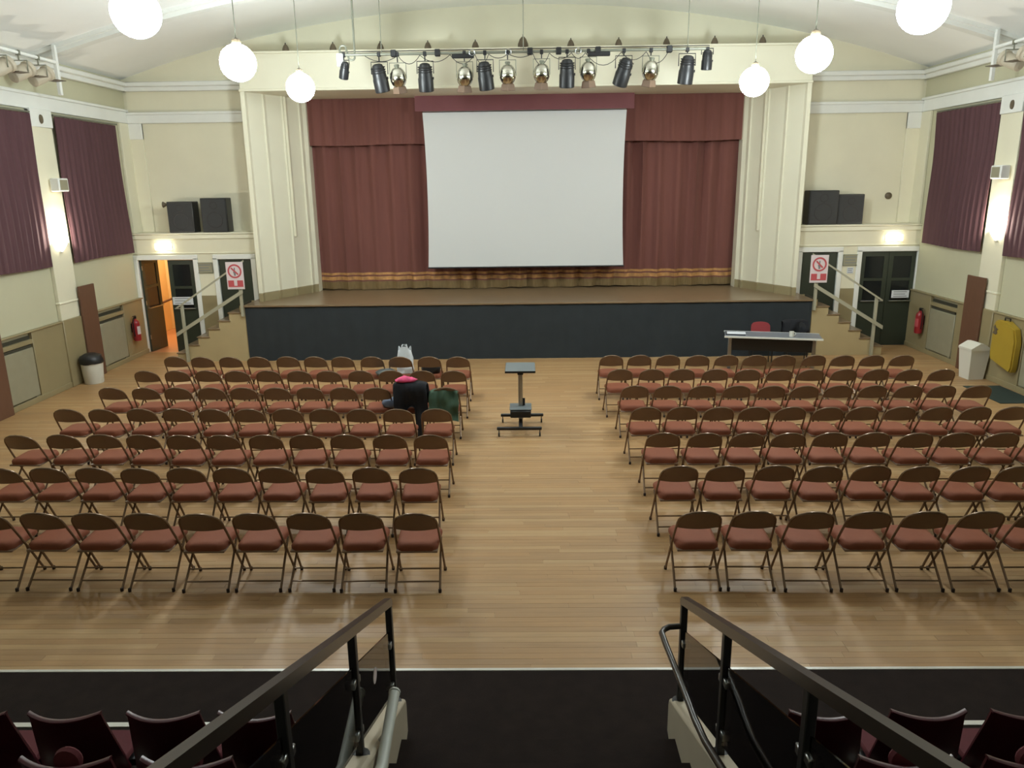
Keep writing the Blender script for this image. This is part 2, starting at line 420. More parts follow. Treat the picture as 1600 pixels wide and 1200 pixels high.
# doors (origin at hinge); leaf hangs along +x
def door_leaf(name, hinge, wd, ang, glazed, side=1, bar=True, notice=False):
    t = bpy.data.objects.new(name, None); COL.objects.link(t); t.location = hinge; t.rotation_euler = (0, 0, ang); t['kind'] = 'structure'
    s = side
    def q(mb, x0, x1, *r, **k):
        a, c = sorted((s*x0, s*x1)); mb.box(a, c, *r, **k); return mb
    y0, y1 = -.022, .022
    m = MB()
    if glazed:
        q(m, 0, .10, y0, y1, .01, 2.13); q(m, wd-.10, wd, y0, y1, .01, 2.13)
        for z0, z1 in ((.01, 1.02), (1.50-.02, 1.54), (2.03, 2.13)): q(m, .10, wd-.10, y0, y1, z0, z1)
    else:
        q(m, 0, wd, y0, y1, .01, 2.13)
    m.build('leaf', M['dgreen'], t, smooth=False)
    if glazed:
        for z0, z1 in ((1.02, 1.48), (1.54, 2.03)):
            m = MB(); q(m, .10, wd-.10, -.006, .006, z0, z1); m.build('pane', M['dglass'], t, smooth=False)
    if bar:
        m = MB().tube([(s*.05, -.025, 1.03), (s*.05, -.085, 1.03), (s*(wd-.07), -.085, 1.03), (s*(wd-.07), -.025, 1.03)], .013, 6)
        m.build('push_bar', M['steel'], t)
    m = MB()
    for z in (.3, 1.1, 1.9): q(m, -.008, .012, -.03, -.02, z, z + .1)
    m.build('hinge', M['steel'], t, smooth=False)
    return t
door_leaf('door_1', (-8.74, YL + .05, 0), .66, math.radians(84), True)
for i, xx in enumerate((0,)):
    pass
door_leaf('door_2', (-7.50, YL + .04, 0), .60, 0, True, side=-1)
door_leaf('door_3', (-6.93, YL + .04, 0), .75, 0, False, bar=False)
door_leaf('door_4', (6.27, YL + .04, 0), .79, 0, False, bar=False)
door_leaf('door_5', (7.60, YL + .04, 0), .615, 0, True)
door_leaf('door_6', (8.83, YL + .04, 0), .605, 0, True, side=-1)

# ================================================================ THE STAGE
SX0, SX1, SY, SZ = -6.07, 6.21, 16.43, 1.235
st = bpy.data.objects.new('stage', None); COL.objects.link(st); st.location = (SC, SY, 0); st['kind'] = 'structure'
def at_stage(mb): return mb.xf(Matrix.Translation((-SC, -SY, 0)))
at_stage(MB().box(SX0, SX1, SY, 20.4, SZ-.04, SZ, b=.006)).build('stage_floor', M['stage_wood'], st)
m = MB()
def ff(u, v):
    x = SX0 + .02 + u*(SX1 - SX0 - .04); return (x, SY + .035 + .006*math.sin(x*9) + .004*math.sin(x*23+1), v*(SZ-.045)), (0, -1, 0)
at_stage(m.sheet(ff, 220, 2, .02)).build('front_cloth', M['stage_black'], st)
at_stage(MB().box(SX0, SX0+.03, SY+.06, YL, 0, SZ-.04).box(SX1-.03, SX1, SY+.06, YL, 0, SZ-.04)).build('side_board', M['ply'], st)
struct(MB().box(SC-6.2, SC+6.2, 20.3, 20.4, SZ, 7.0).box(SC-6.2, SC-6.1, YB+.2, 20.4, SZ, 7.0).box(SC+6.1, SC+6.2, YB+.2, 20.4, SZ, 7.0).box(SC-6.2, SC+6.2, YB+.2, 20.4, 7.0, 7.1).build('wall_stage_rear', M['black'], smooth=False))

# proscenium frame: stepped, splayed profile swept round the opening
prof = [(0, 1.02), (0, 0), (.09, 0), (.10, .10), (.30, .46), (.335, .46), (.35, .56), (.56, .94), (.595, .94), (.61, 1.04), (.80, 1.40), (.84, 1.40), (.86, 1.52), (.93, 1.60), (.93, 1.9)]
pf = None
for sd in (-1, 1):
    vs = []; fs = []
    for u, v in prof: vs += [(SC + sd*(5.95-u), 17.0+v, SZ), (SC + sd*(5.95-u), 17.0+v, 5.66)]
    for i in range(len(prof)-1): fs.append((i*2, i*2+1, (i+1)*2+1, (i+1)*2))
    m = MB().add(vs, fs)
    if pf is None: pf = struct(MB().box(SC-5.95, SC+5.95, 17.0, YB+.02, 5.65, 6.42, b=.012).box(SC-5.95, SC+5.95, YB, 18.62, 5.65, 5.75).build('proscenium_frame', M['cream_gloss'], smooth=False))
    m.build('pier', M['cream_gloss'], pf, angle=20)
MB().box(SC-5.97, SC+5.97, 16.985, 17.0, 5.652, 5.70, b=.006).box(SC-5.97, SC+5.97, 16.97, 17.0, 6.38, 6.425, b=.006).build('header_moulding', M['cream_gloss'], pf)
vs = []; fs = []
for u, v in prof[1:-1]:
    hx = 5.95 - u + .0
    d = .018
    for s in (-1, 1):
        vs += [(SC + s*(hx + .0), 17.0+v-d, SZ), (SC + s*hx, 17.0+v-d, SZ+.17), (SC + s*hx, 17.0+v+.0, SZ+.19)]
n = len(prof) - 2
for i in range(n-1):
    for s in (0, 3):
        a = i*6+s; c = (i+1)*6+s
        fs += [(a, c, c+1, a+1), (a+1, c+1, c+2, a+2)]
MB().add(vs, fs).build('pier_skirting', M['tan'], pf, angle=20)

# pleated cloth
def pleats(x0, x1, y, z0, z1, amp, period, bands=None, seed=0, nz=None, sway=.02, axis='x', th=.012):
    """hanging cloth; bands: [(z, material index)] ascending, the index applies below that z"""
    L = x1 - x0; nu = int(abs(L) / period * 8)
    zs = sorted(set([z0, z1] + [z for z, k in (bands or []) if z0 < z < z1] + [z0 + (z1-z0)*i/(nz or 8) for i in range(1, (nz or 8))]))
    def yy(x, z):
        ph = 2*PI*x/period + 1.6*noise.noise(Vector((x*.7, seed, 0)))*2
        a = amp * (.7 + .6*noise.noise(Vector((x*1.3, seed + 5, z*.2))))
        return a*math.sin(ph) + .35*a*math.sin(2.1*ph + seed) + sway*noise.noise(Vector((x*.5, z*.6, seed)))*2
    m = MB(); n = len(zs) - 1
    def fn(u, v):
        x = x0 + u*L; z = zs[int(round(v*n))]
        zz = z + (.012*math.sin(x*2.3 + seed) if z == z0 and amp > .01 else 0)
        d = yy(x, z); return ((x, y + d, zz), (0, -1, 0)) if axis == 'x' else ((y + d, x, zz), (1, 0, 0))
    def kf(i, j):
        if not bands: return 0
        zc_ = (zs[j] + zs[j+1]) / 2
        for z, k in bands:
            if zc_ < z: return k
        return 0
    m.sheet(fn, nu, n, th, kf=kf)
    return m
DR_MATS = [M['red_drape'], M['gold'], M['fringe']]
BANDS = [(1.44, 2), (1.475, 0), (1.56, 1), (1.60, 0), (1.655, 1)]
t = thing('stage_curtain', (SC-2.6, 18.85, SZ), 'closed dark red stage curtain with gold bands, half nearest the lit doorway', 'curtain', 'pair of red stage curtains')
o = pleats(SC-5.25, SC+.02, 18.85, SZ+.02, 6.2, .085, .42, BANDS, 1, 10).xf(Matrix.Translation((-(SC-2.6), -18.85, -SZ))).build('drape', DR_MATS, t, angle=70)
t = thing('stage_curtain', (SC+2.6, 18.92, SZ), 'closed dark red stage curtain with gold bands, half above the presenter table', 'curtain', 'pair of red stage curtains')
o = pleats(SC-.12, SC+5.25, 18.92, SZ+.02, 6.2, .085, .42, BANDS, 3, 10).xf(Matrix.Translation((-(SC+2.6), -18.92, -SZ))).build('drape', DR_MATS, t, angle=70)
tag(pleats(SC-5.2, SC+5.2, 18.7, 4.63, 6.0, .03, .30, None, 8, 4, .01).build('stage_valance', M['red_drape'], angle=70), 'deep red gathered valance across the top of the stage opening', 'valance')
# screen with its short pelmet
t = thing('projection_screen', (SC, 18.4, 1.81), 'large white pull-down projection screen hanging before the red stage curtains', 'screen')
m = MB()
def sf(u, v):
    z = v * 3.49; k = 4*v*(1-v); hw = 2.315 - .045*k
    return ((-hw + u*2*hw, .012*math.sin(PI*u)*0, z), (0, -1, 0))
m.sheet(sf, 8, 16, .004).build('screen_sheet', M['screen'], t, angle=60)
MB().tube([(-2.31, .05, 3.55), (2.31, .05, 3.55)], .045, 12).build('roller_case', M['screen'], t)
MB().tube([(-2.33, 0, -.015), (2.33, 0, -.015)], .018, 8).build('bottom_bar', M['black'], t)
tag(pleats(SC-2.47, SC+2.47, 18.3, 5.32, 5.70, .008, .5, None, 11, 3, .004).build('screen_pelmet', M['red_pelmet'], angle=70), 'short rose-red pelmet strip just above the white projection screen', 'pelmet')

# stairs each side of the stage
def stage_stairs(sx, label):
    # local x runs outwards from the stage side, z up; origin at stage side on the floor
    t = thing('stage_stairs', (SX0 if sx < 0 else SX1, 16.9, 0), label, 'stairs', 'stairs up to the stage')
    n = 6; g = .245; r = SZ / (n + 1)
    X = lambda v: sx * v
    def bx(mb, x0, x1, *a, **k):
        p, q = sorted((X(x0), X(x1))); mb.box(p, q, *a, **k); return mb
    poly = [(0, 0), (0, SZ)]
    # skirt board facing the hall: straight upper edge with the steps showing above it
    poly = [(X(.0), 0), (X(.0), SZ - .01), (X(.10), SZ - .01)]
    for i in range(n):
        z = SZ - r*(i + 1); poly += [(X(.10 + g*i), z), (X(.10 + g*(i+1)), z)]
    poly += [(X(.10 + g*n), 0)]
    MB().prism(poly, -.42, -.39, 'y').build('side_panel', M['ply'], t, smooth=False)
    MB().prism(poly, .36, .39, 'y').build('side_panel', M['ply'], t, smooth=False)
    for i in range(n):
        z = SZ - r*(i + 1)
        m = MB(); bx(m, .08 + g*i, .10 + g*(i+1) + .02, -.44, .40, z, z + .025, b=.004); m.build('tread', M['stage_wood'], t)
        m = MB(); bx(m, .10 + g*i, .12 + g*i, -.385, .355, z, z + r); m.build('riser', M['shade_slot'], t, smooth=False)
    xb, xt = 1.33, .02
    for yy in (-.47, ):
        MB().box(*sorted((X(xb-.03), X(xb+.03))), yy-.03, yy+.03, 0, 1.28, b=.006).build('post', M['railpaint'], t)
        MB().box(*sorted((X(xt-.03), X(xt+.03))), yy-.03, yy+.03, 1.0, 2.14, b=.006).build('post', M['railpaint'], t)
        for za, zb, x0, x1, h in ((2.20, 1.20, -.12, 1.44, .02), (1.55, .62, -.04, 1.5, .042)):
            m = MB().prism([(X(x0), za-h), (X(x1), zb-h), (X(x1), zb+h), (X(x0), za+h)], yy-.055, yy-.03, 'y'); m.build('rail', M['railpaint'], t, smooth=False)
    freeze(t); return t
stage_stairs(-1, 'wooden stage stairs with white handrail beside the open lit doorway')
stage_stairs(1, 'wooden stage stairs with white handrail beside the closed green double doors')

def prohibition_sign(x, yq, label):
    t = thing('warning_sign', (x, yq, 1.60), label, 'sign', 'red and white signs on the stair rails')
    MB().box(-.185, .185, -.006, .006, 0, .58, b=.003).build('board', M['sign_white'], t)
    m = MB(); n = 28
    for rr0, rr1 in ((.115, .15),):
        vs = []; fs = []
        for j in range(n):
            a = 2*PI*j/n
            for r_ in (rr0, rr1): vs.append((r_*math.cos(a), -.009, .385 + r_*math.sin(a)))
        for j in range(n): fs.append((2*j, 2*j+1, (2*j+3) % (2*n), (2*j+2) % (2*n)))
        m.add(vs, fs)
    c, s_ = .70710, .70710
    m.add([(-.1*c-.012, -.0095, .385+.1*s_-.012), (-.1*c+.012, -.0095, .385+.1*s_+.012), (.1*c+.012, -.0095, .385-.1*s_+.012), (.1*c-.012, -.0095, .385-.1*s_-.012)], [(0, 1, 2, 3)])
    m.build('prohibition_ring', M['red_sign'], t, smooth=False)
    m = MB().box(-.16, -.035, -.009, -.006, .05, .19).box(.035, .16, -.009, -.006, .05, .19).box(-.035, .035, -.009, -.006, .05, .075); m.build('red_band', M['red_sign'], t, smooth=False)
    m = MB()
    m.box(-.03, .03, -.009, -.006, .34, .38).box(-.012, .012, -.009, -.006, .36, .46).box(-.02, .02, -.009, -.006, .29, .34)
    m.build('pictogram', M['ink'], t, smooth=False)
prohibition_sign(-6.15, 16.37, 'white sign with red ring on the stair rail nearer the lit doorway')
prohibition_sign(6.24, 16.37, 'white sign with red ring on the stair rail nearer the presenter table')

# ================================================================ WALL FITTINGS
# window curtains on their rails
def wcurtain(sx, y0, y1, label, seed):
    yc = (y0+y1)/2; X = sx*(XW-.08)
    t = thing('window_curtain', (X, yc, 2.33), label, 'curtain', 'maroon curtains over the hall windows')
    m = pleats(y0+.02, y1-.02, sx*(XW-.08), 2.33, 5.04, .013, .17, None, seed, 8, .025, axis='y')
    m.xf(Matrix.Translation((-X, -yc, -2.33))).build('drape', M['win_drape'], t, angle=70)
    MB().tube([(0, y0-yc, 2.735), (0, y1-yc, 2.735)], .018, 8).build('curtain_rail', M['pipe'], t)
wcurtain(-1, 15.04, 17.38, 'maroon window curtain above the white black-lidded bin, nearest the open doorway', 2)
wcurtain(-1, 11.98, 14.34, 'maroon window curtain at the picture\'s far left edge, nearer the seating', 4)
wcurtain(1, 15.0, 17.24, 'maroon window curtain above the plain white bin, nearest the closed double doors', 6)
wcurtain(1, 11.98, 14.30, 'maroon window curtain above the yellow cover, at the picture\'s right edge', 9)

# sconces on the pilasters
def sconce(sx, y, label):
    X = sx*(XW-.07)
    t = thing('wall_sconce', (X, y, 2.58), label, 'wall lamp', 'uplighters on the pilasters')
    i = -sx
    m = MB(); n = 12; prof = [(.03, 0), (.075, .05), (.12, .13), (.15, .22), (.14, .22), (.105, .13), (.06, .06), (.02, .02)]
    vs = []; fs = []
    for (r, h) in prof:
        for j in range(n+1):
            a = -PI/2 + PI*j/n; vs.append((i*r*math.cos(a), r*math.sin(a)*1.15, h))
    for q in range(len(prof)-1):
        for j in range(n): fs.append((q*(n+1)+j, q*(n+1)+j+1, (q+1)*(n+1)+j+1, (q+1)*(n+1)+j))
    m.add(vs, fs).build('glass_shade', M['lampglass'], t)
    MB().box(*sorted((0, i*.03)), -.05, .05, -.02, .10, b=.006).build('backplate', M['white'], t)
    l = bpy.data.lights.new('sconce_bulb', 'POINT'); l.energy = SCONCE_POWER; l.color = (1, .93, .78); l.shadow_soft_size = .03
    lo = bpy.data.objects.new('bulb_light', l); COL.objects.link(lo); lo.parent = t; lo.location = (i*.10, 0, .30)
sconce(-1, 14.64, 'glowing glass uplighter on the pilaster above the black-lidded bin')
sconce(1, 14.56, 'glowing glass uplighter on the pilaster near the yellow cover')
def wall_box(sx, y, label):
    X = sx*(XW-.07); i = -sx
    t = thing('wall_speaker', (X, y, 3.68), label, 'speaker', 'small boxes on the pilasters')
    MB().box(*sorted((0.03*i, i*.2)), -.16, .16, 0, .24, b=.015).build('case', M['white'], t)
    MB().box(*sorted((0, i*.04)), -.05, .05, .06, .18, b=.006).build('bracket', M['steel'], t)
    MB().box(*sorted((i*.2, i*.206)), -.12, .12, .03, .21).build('grille', M['radi'], t, smooth=False)
wall_box(-1, 14.74, 'small pale box fixed to the pilaster high above the black-lidded bin')
wall_box(1, 14.56, 'small pale box fixed to the pilaster high above the plain white bin')
for sx, y, lb in ((-1, 14.62, 'small dark oval vent high on the pilaster between the left curtains'), (1, 14.62, 'small dark oval vent high on the pilaster between the right curtains')):
    m = MB().lathe([(.055, 0), (.05, .02), (.03, .024)], 16); m.xf(Matrix.Scale(1.5, 3, (1, 0, 0)))
    m.xf(RY(-sx*PI/2)); m.xf(Matrix.Translation((sx*(XW-.10), y, 4.96)))
    tag(m.build('wall_vent', M['socket']), lb, 'vent')

# brown boards standing against the walls
for sx, y0, y1, lb in ((-1, 14.92, 15.47, 'tall narrow brown board on the wall behind the black-lidded bin'), (-1, 11.95, 12.46, 'tall narrow brown board at the far left picture edge'), (1, 14.62, 15.22, 'tall narrow brown board on the wall behind the plain white bin')):
    a, c = sorted((sx*(XW-.105), sx*(XW-.145)))
    tag(MB().box(a, c, y0, y1, 0, 1.87, b=.006).build('wall_board', M['brownboard'], smooth=False), lb, 'board')
# radiators in the recesses
def radiator(sx, y0, y1, label):
    X = sx*(XW-.02); i = -sx; yc = (y0+y1)/2; h = (y1-y0)/2 - .03
    t = thing('radiator_cover', (X, yc, 0), label, 'radiator', 'radiator covers along the walls')
    MB().box(*sorted((0, i*.055)), -h, h, .12, 1.0, b=.01).build('panel', M['radi'], t)
    MB().box(*sorted((.02*i, i*.045)), -h+.03, h-.03, 1.01, 1.05).build('top_grille', M['shade_slot'], t, smooth=False)
    for yy in (-h+.08, h-.08): MB().box(*sorted((0.01*i, i*.04)), yy-.03, yy+.03, 0, .12).build('foot', M['radi'], t, smooth=False)
radiator(-1, 15.56, 16.6, 'beige radiator cover between the brown board and the fire extinguisher, open doorway side')
radiator(-1, 12.3, 13.37, 'beige radiator cover at the far left edge beside the brown board')
radiator(1, 15.56, 16.6, 'beige radiator cover between the brown board and the fire extinguisher, closed doors side')
radiator(1, 12.3, 13.37, 'beige radiator cover at the far right edge beyond the yellow cover')
# fire extinguishers
def extinguisher(sx, y, label, pale):
    X = sx*(XW-.07-.10); 
    t = thing('fire_extinguisher', (X, y, .40), label, 'fire extinguisher', 'fire extinguishers by the doors')
    cy = MB().lathe([(.03, 0), (.075, .012), (.082, .04), (.082, .40), (.07, .45), (.03, .485), (.028, .51)], 18).build('cylinder', M['red_ext'], t)
    MB().lathe([(.022, .51), (.03, .52), (.03, .56), (.015, .57)], 10).box(-.015, .015, -.09, .02, .56, .575).box(-.012, .012, -.09, .0, .53, .54).build('valve', M['black'], t)
    MB().tube([(0, -.03, .54), (0, -.10, .50), (0, -.115, .3), (0, -.10, .12)], .012, 6).build('hose', M['black'], t)
    m = MB(); n = 8
    vs = [(-sx*.0835*math.cos(a), .0835*math.sin(a), z) for z in (.16, .34) for a in [(-.9 + 1.8*j/n) for j in range(n+1)]]
    m.add(vs, [(j, j+1, n+2+j, n+1+j) for j in range(n)]); m.build('label_panel', M['sign_white'] if pale else M['red_sign'], cy)
    MB().box(*sorted((sx*.08, sx*.10)), -.03, .03, .2, .4).build('wall_bracket', M['black'], t, smooth=False)
extinguisher(-1, 16.86, 'red fire extinguisher with pale label beside the open lit doorway', True)
extinguisher(1, 16.78, 'red fire extinguisher beside the closed green double doors', False)
# exit signs
def exit_sign(x, label):
    t = thing('exit_sign', (x, YL, 2.36), label, 'exit sign', 'lit exit signs over the doors')
    MB().box(-.19, .19, -.018, -.0, .0, .16, b=.004).build('case', M['white'], t)
    MB().box(-.18, .18, -.078, -.019, .008, .152, b=.008).build('lit_panel', M['exit'], t)
    m = MB().box(-.15, -.135, -.081, -.078, .06, .12).box(-.165, -.12, -.081, -.078, .085, .097).box(-.15, -.14, -.081, -.078, .122, .137)
    m.build('pictogram', M['ink'], t, smooth=False)
exit_sign(-8.12, 'lit exit sign above the open doorway'); exit_sign(8.26, 'lit exit sign above the closed green double doors')
# notices
def notice(x0, x1, z0, z1, y, label, framed=False, name='notice'):
    t = thing(name, ((x0+x1)/2, y, z0), label, 'notice', None); w2 = (x1-x0)/2; h = z1-z0
    MB().box(-w2, w2, -.006, 0, 0, h).build('sheet', M['paper'] if not framed else M['radi'], t, smooth=False)
    m = MB(); k = 3 if h < .25 else 5
    for i in range(k): z = h*(.2 + .6*i/(k-1)); m.box(-w2*.8, w2*(.75 - .2*(i % 2)), -.008, -.006, z-.008, z+.008)
    m.build('print', M['ink'], t, smooth=False)
    if framed:
        f = .014; m = MB().box(-w2-f, w2+f, -.014, 0, -f, 0).box(-w2-f, w2+f, -.014, 0, h, h+f).box(-w2-f, -w2, -.014, 0, 0, h).box(w2, w2+f, -.014, 0, 0, h)
        m.build('frame', M['pipe'], t, smooth=False)
notice(-7.41, -7.07, 1.85, 2.06, YL-.02, 'framed notice on the wall between the open doorway and the stage stairs', True, 'framed_notice')
notice(7.19, 7.52, 1.85, 2.07, YL-.02, 'framed notice on the wall beside the closed green double doors', True, 'framed_notice')
notice(7.29, 7.43, 1.66, 1.79, YL-.02, 'small dark square notice below the framed one beside closed doors')
notice(8.33, 8.72, 1.10, 1.27, YL-.05, 'white paper notice on the closed double door above its push bar', name='door_notice')
notice(-8.05, -7.58, 1.12, 1.30, YL-.05, 'white paper notice on the closed leaf beside the open lit doorway', name='door_notice')
# alarm bell and small horn
t = thing('alarm_bell', (8.27, YB, 3.34), 'small round dark alarm bell on the upper wall beside the speakers', 'bell')
m = MB().lathe([(.075, 0), (.075, .03), (.05, .055), (.012, .065)], 18).xf(RX(PI/2)); m.build('gong', M['socket'], t)
MB().box(-.05, .05, -.006, 0, -.05, .05).build('backplate', M['black'], t, smooth=False)

# yellow cover hanging on the wall: an evacuation chair under its cover
t = thing('evacuation_chair', (XW-.155, 13.76, .33), 'tall yellow vinyl-covered chair bundle hanging on the wall, dark mark near top', 'cover')
m = MB()
out = [(-.42, .10), (-.38, .0), (.30, .16), (.34, .30), (.33, .98), (.27, 1.10), (-.06, 1.12), (-.34, .99), (-.43, .72)]
m.prism(out, -.03, .06, 'x'); m.prism([(p*.95, .56+(q-.56)*.965) for p, q in out], -.06, -.03, 'x')
m.xf(Matrix.Scale(.78, 4, (0, 0, 1)) @ Matrix.Scale(.88, 4, (0, 1, 0))); m.build('cover', M['yellow'], t, angle=30)
MB().prism([(.14, .80), (.19, .76), (.28, .78), (.24, .86), (.27, .93), (.23, .99), (.20, .93), (.13, .90), (.17, .86)], -.066, -.058, 'x').xf(Matrix.Scale(.78, 4, (0, 0, 1))).build('emblem', M['socket'], t, smooth=False)
MB().tube([(.02, .1, .85), (.02, .1, .92), (.02, -.05, .92), (.02, -.05, .85)], .012, 6).build('strap', M['black'], t)
MB().box(.06, .08, -.08, .14, .75, .82).build('wall_hook', M['steel'], t, smooth=False)
tag(MB().box(8.05, 8.72, 12.6, 13.75, .001, .012, b=.004).build('floor_mat', M['green_mat']), 'dark green mat on the floor below the yellow cover', 'mat')

# bins
def bin_round(loc, label):
    t = thing('waste_bin', loc, label, 'bin')
    MB().lathe([(.17, 0), (.175, .01), (.205, .46), (.20, .46), (.17, .03), (.01, .03)], 24, caps=False).add([(0, 0, .002)], []).build('body', M['binw'], t)
    MB().lathe([(.0, .001), (.17, .002)], 24, caps=False).build('base', M['binw'], t)
    m = MB().lathe([(.214, .40), (.222, .43), (.222, .50), (.19, .55), (.11, .585), (.04, .595)], 24)
    vv = []
    for p in m.v:
        k = noise.noise(Vector(p)*9)*.02; vv.append((p[0]*(1+k*4), p[1]*(1+k*4), p[2] + k))
    m.v = vv; m.build('liner_top', M['blackp'], t)
bin_round((-8.53, 14.66, 0), 'round white waste bin with a crumpled black lid by the wall')
t = thing('waste_bin', (8.55, 14.38, 0), 'plain white square bin with a sloping flap lid by the wall', 'bin')
m = MB(); a, c = .145, .185
vs = [(-a, -a, 0), (a, -a, 0), (a, a, 0), (-a, a, 0), (-c, -c, .56), (c, -c, .56), (c, c, .56), (-c, c, .56)]
m.add(vs, [(0, 3, 2, 1), (0, 1, 5, 4), (1, 2, 6, 5), (2, 3, 7, 6), (3, 0, 4, 7)]).build('body', M['binw'], t, smooth=False)
m = MB().prism([(-.195, .56), (.195, .56), (.195, .60), (.03, .70), (-.03, .70), (-.195, .60)], -.195, .195, 'y'); m.build('flap_lid', M['binw'], t, smooth=False)
t.rotation_euler = (0, 0, .08)

# stage loudspeakers on the ledges
def loudspeaker(x0, x1, h, y, rz, label):
    wd = x1-x0; t = thing('loudspeaker', ((x0+x1)/2, y, 2.742), label, 'speaker', 'black loudspeakers on the ledges', rz=rz); q = wd/2
    MB().box(-q, q, -.17, .17, 0, h, b=.012).build('cabinet', M['blackp'], t)
    gr = MB().box(-q+.025, q-.025, -.182, -.171, .03, h-.03, b=.004).build('grille', M['grille'], t)
    m = MB(); 
    for r0, zz in ((q*.62, h*.36), (q*.3, h*.78)):
        n = 24; vs = []; fs = []
        for j in range(n):
            a = 2*PI*j/n
            for rr, yy in ((r0, -.184), (r0-.012, -.188), (r0-.024, -.184)): vs.append((rr*math.cos(a), yy, zz + rr*math.sin(a)))
        for j in range(n):
            for e in (0, 1): fs.append((3*j+e, 3*j+e+1, 3*((j+1) % n)+e+1, 3*((j+1) % n)+e))
        m.add(vs, fs)
    m.build('cone_ring', M['blackp'], gr)
    freeze(t); return t
loudspeaker(-7.96, -7.38, .68, 17.68, .0, 'black loudspeaker on the ledge over the notice, lower one of its pair')
loudspeaker(-7.20, -6.62, .75, 17.68, .03, 'black loudspeaker on the ledge above the stairs, taller and nearest the pier')
loudspeaker(6.33, 6.98, .74, 17.68, .0, 'black loudspeaker on the ledge, taller one of the pair near the alarm bell')
loudspeaker(6.99, 7.56, .65, 17.72, 0, 'black loudspeaker on the ledge, shorter one and nearest the alarm bell')
tag(MB().lathe([(.02, 0), (.03, .05), (.07, .12)], 12).xf(RY(-PI/2)).xf(Matrix.Translation((-7.96, 17.62, 3.36))).build('horn', M['socket']), 'small brown horn fixed to the side of the lower left loudspeaker', 'horn')

# ================================================================ LIGHTS THAT THE ROOM HAS
def globe(x, y, z, label, mt):
    r = .225; t = thing('pendant_globe', (x, y, z), label, 'pendant light', 'opal globe pendants')
    m = MB(); n = 24; pr = [(r*math.sin(PI*i/16), -r*math.cos(PI*i/16)) for i in range(1, 16)]
    m.lathe([(.004, -r)] + pr, n).build('glass_globe', mt, t)
    MB().lathe([(.055, r-.012), (.06, r+.01), (.05, r+.05), (.015, r+.07)], 14).build('gallery', M['socket'], t)
    top = zc(x) - z - .02
    MB().tube([(0, 0, r+.06), (0, 0, top)], .006, 6).build('cord', M['pipe'], t)
    MB().lathe([(.05, top-.03), (.055, top)], 12).build('ceiling_rose', M['white'], t)
GL = [(-3.6, 7.78, 5.3, 'glowing opal globe pendant, nearest of the three on the lit doorway side'),
      (-3.6, 10.43, 5.24, 'glowing opal globe pendant, middle of the three on the lit doorway side'),
      (-3.58, 13.2, 5.26, 'glowing opal globe pendant in front of the stage pier on the lit doorway side'),
      (3.7, 7.75, 5.22, 'glowing opal globe pendant, nearest of the three on the closed double doors side'),
      (3.7, 10.49, 5.24, 'glowing opal globe pendant, middle of the three on the closed double doors side'),
      (3.68, 13.0, 5.22, 'glowing opal globe pendant in front of the pier on the closed double doors side')]
for i, g in enumerate(GL): globe(*g, M[('globe_dim', 'globe', 'globe_bright')[i % 3]])

# stage lighting bar
BY, BZ = 15.0, 6.02
t = thing('lighting_bar', (SC, BY, BZ), 'long steel stage lighting bar with cables hanging before the stage', 'lighting bar')
MB().tube([(-3.35, 0, 0), (3.34, 0, 0.01)], .025, 10).build('bar', M['pipe'], t)
MB().tube([(-3.35, 0, 0.05), (3.34, 0, 0.06)], .008, 6).build('cable_run', M['black'], t)
for x in (-2.6, -.02, 2.95):
    MB().tube([(x, 0, .02), (x, 0, zc(x+SC) - BZ - .02)], .008 if x else .014, 6).build('suspension_cable', M['pipe'], t)
for x in (-2.38, -1.58, .62, 1.33, 2.62, .1):
    MB().box(x-.05, x+.05, -.05, .05, -.05, .07, b=.012).build('clamp', M['black'], t)
for x in (-1.12, 1.0+.35):
    MB().box(x-.2, x+.2, -.045, .03, -.09, -.02, b=.01).build('socket_box', M['black'], t)
for x in (-.95, -.29, .97):
    m = MB(); pts = [(x + .05*math.cos(2*PI*j/14), -.04, .0+.05*math.sin(2*PI*j/14)) for j in range(15)]; m.tube(pts, .008, 6, caps=False).build('cable_loop', M['steel'], t)
random.seed(3)
xs = [-2.9, -2.3, -1.9, -1.35, -.9, -.65, -.3, .15, .45, .85, 1.1, 1.75, 2.2, 2.6]
for a, c in zip(xs[:-1], xs[1:]):
    d = random.uniform(.06, .22)
    m = MB(); m.tube([(a + (c-a)*i/8, -.03, -.03 - d*4*(i/8)*(1-i/8)) for i in range(9)], .006, 5); m.build('hanging_cable', M['black'], t)
# switch box and conduit at the bar's end
t2 = thing('junction_box', (SC-3.36, BY, BZ-.12), 'pale junction box with grey conduit at the end of the lighting bar', 'junction box')
MB().box(-.06, .06, -.05, .05, -.08, .14, b=.01).build('box', M['white'], t2)
pts = [(0, 0, .13), (0, 0, .22)] + [(.06 - .06*math.cos(a), 0, .22 + .06*math.sin(a)) for a in [PI*i/8 for i in range(1, 8)]] + [(.12, 0, .2), (.15, 0, .1)] + [(.21 - .06*math.cos(a), 0, .08 - .05*math.sin(a)) for a in [PI*i/8 for i in range(1, 8)]] + [(.27, 0, .2), (.27, 0, zc(-3.05) - BZ + .11)]
MB().tube(pts, .018, 8).build('conduit', M['pipe'], t2)

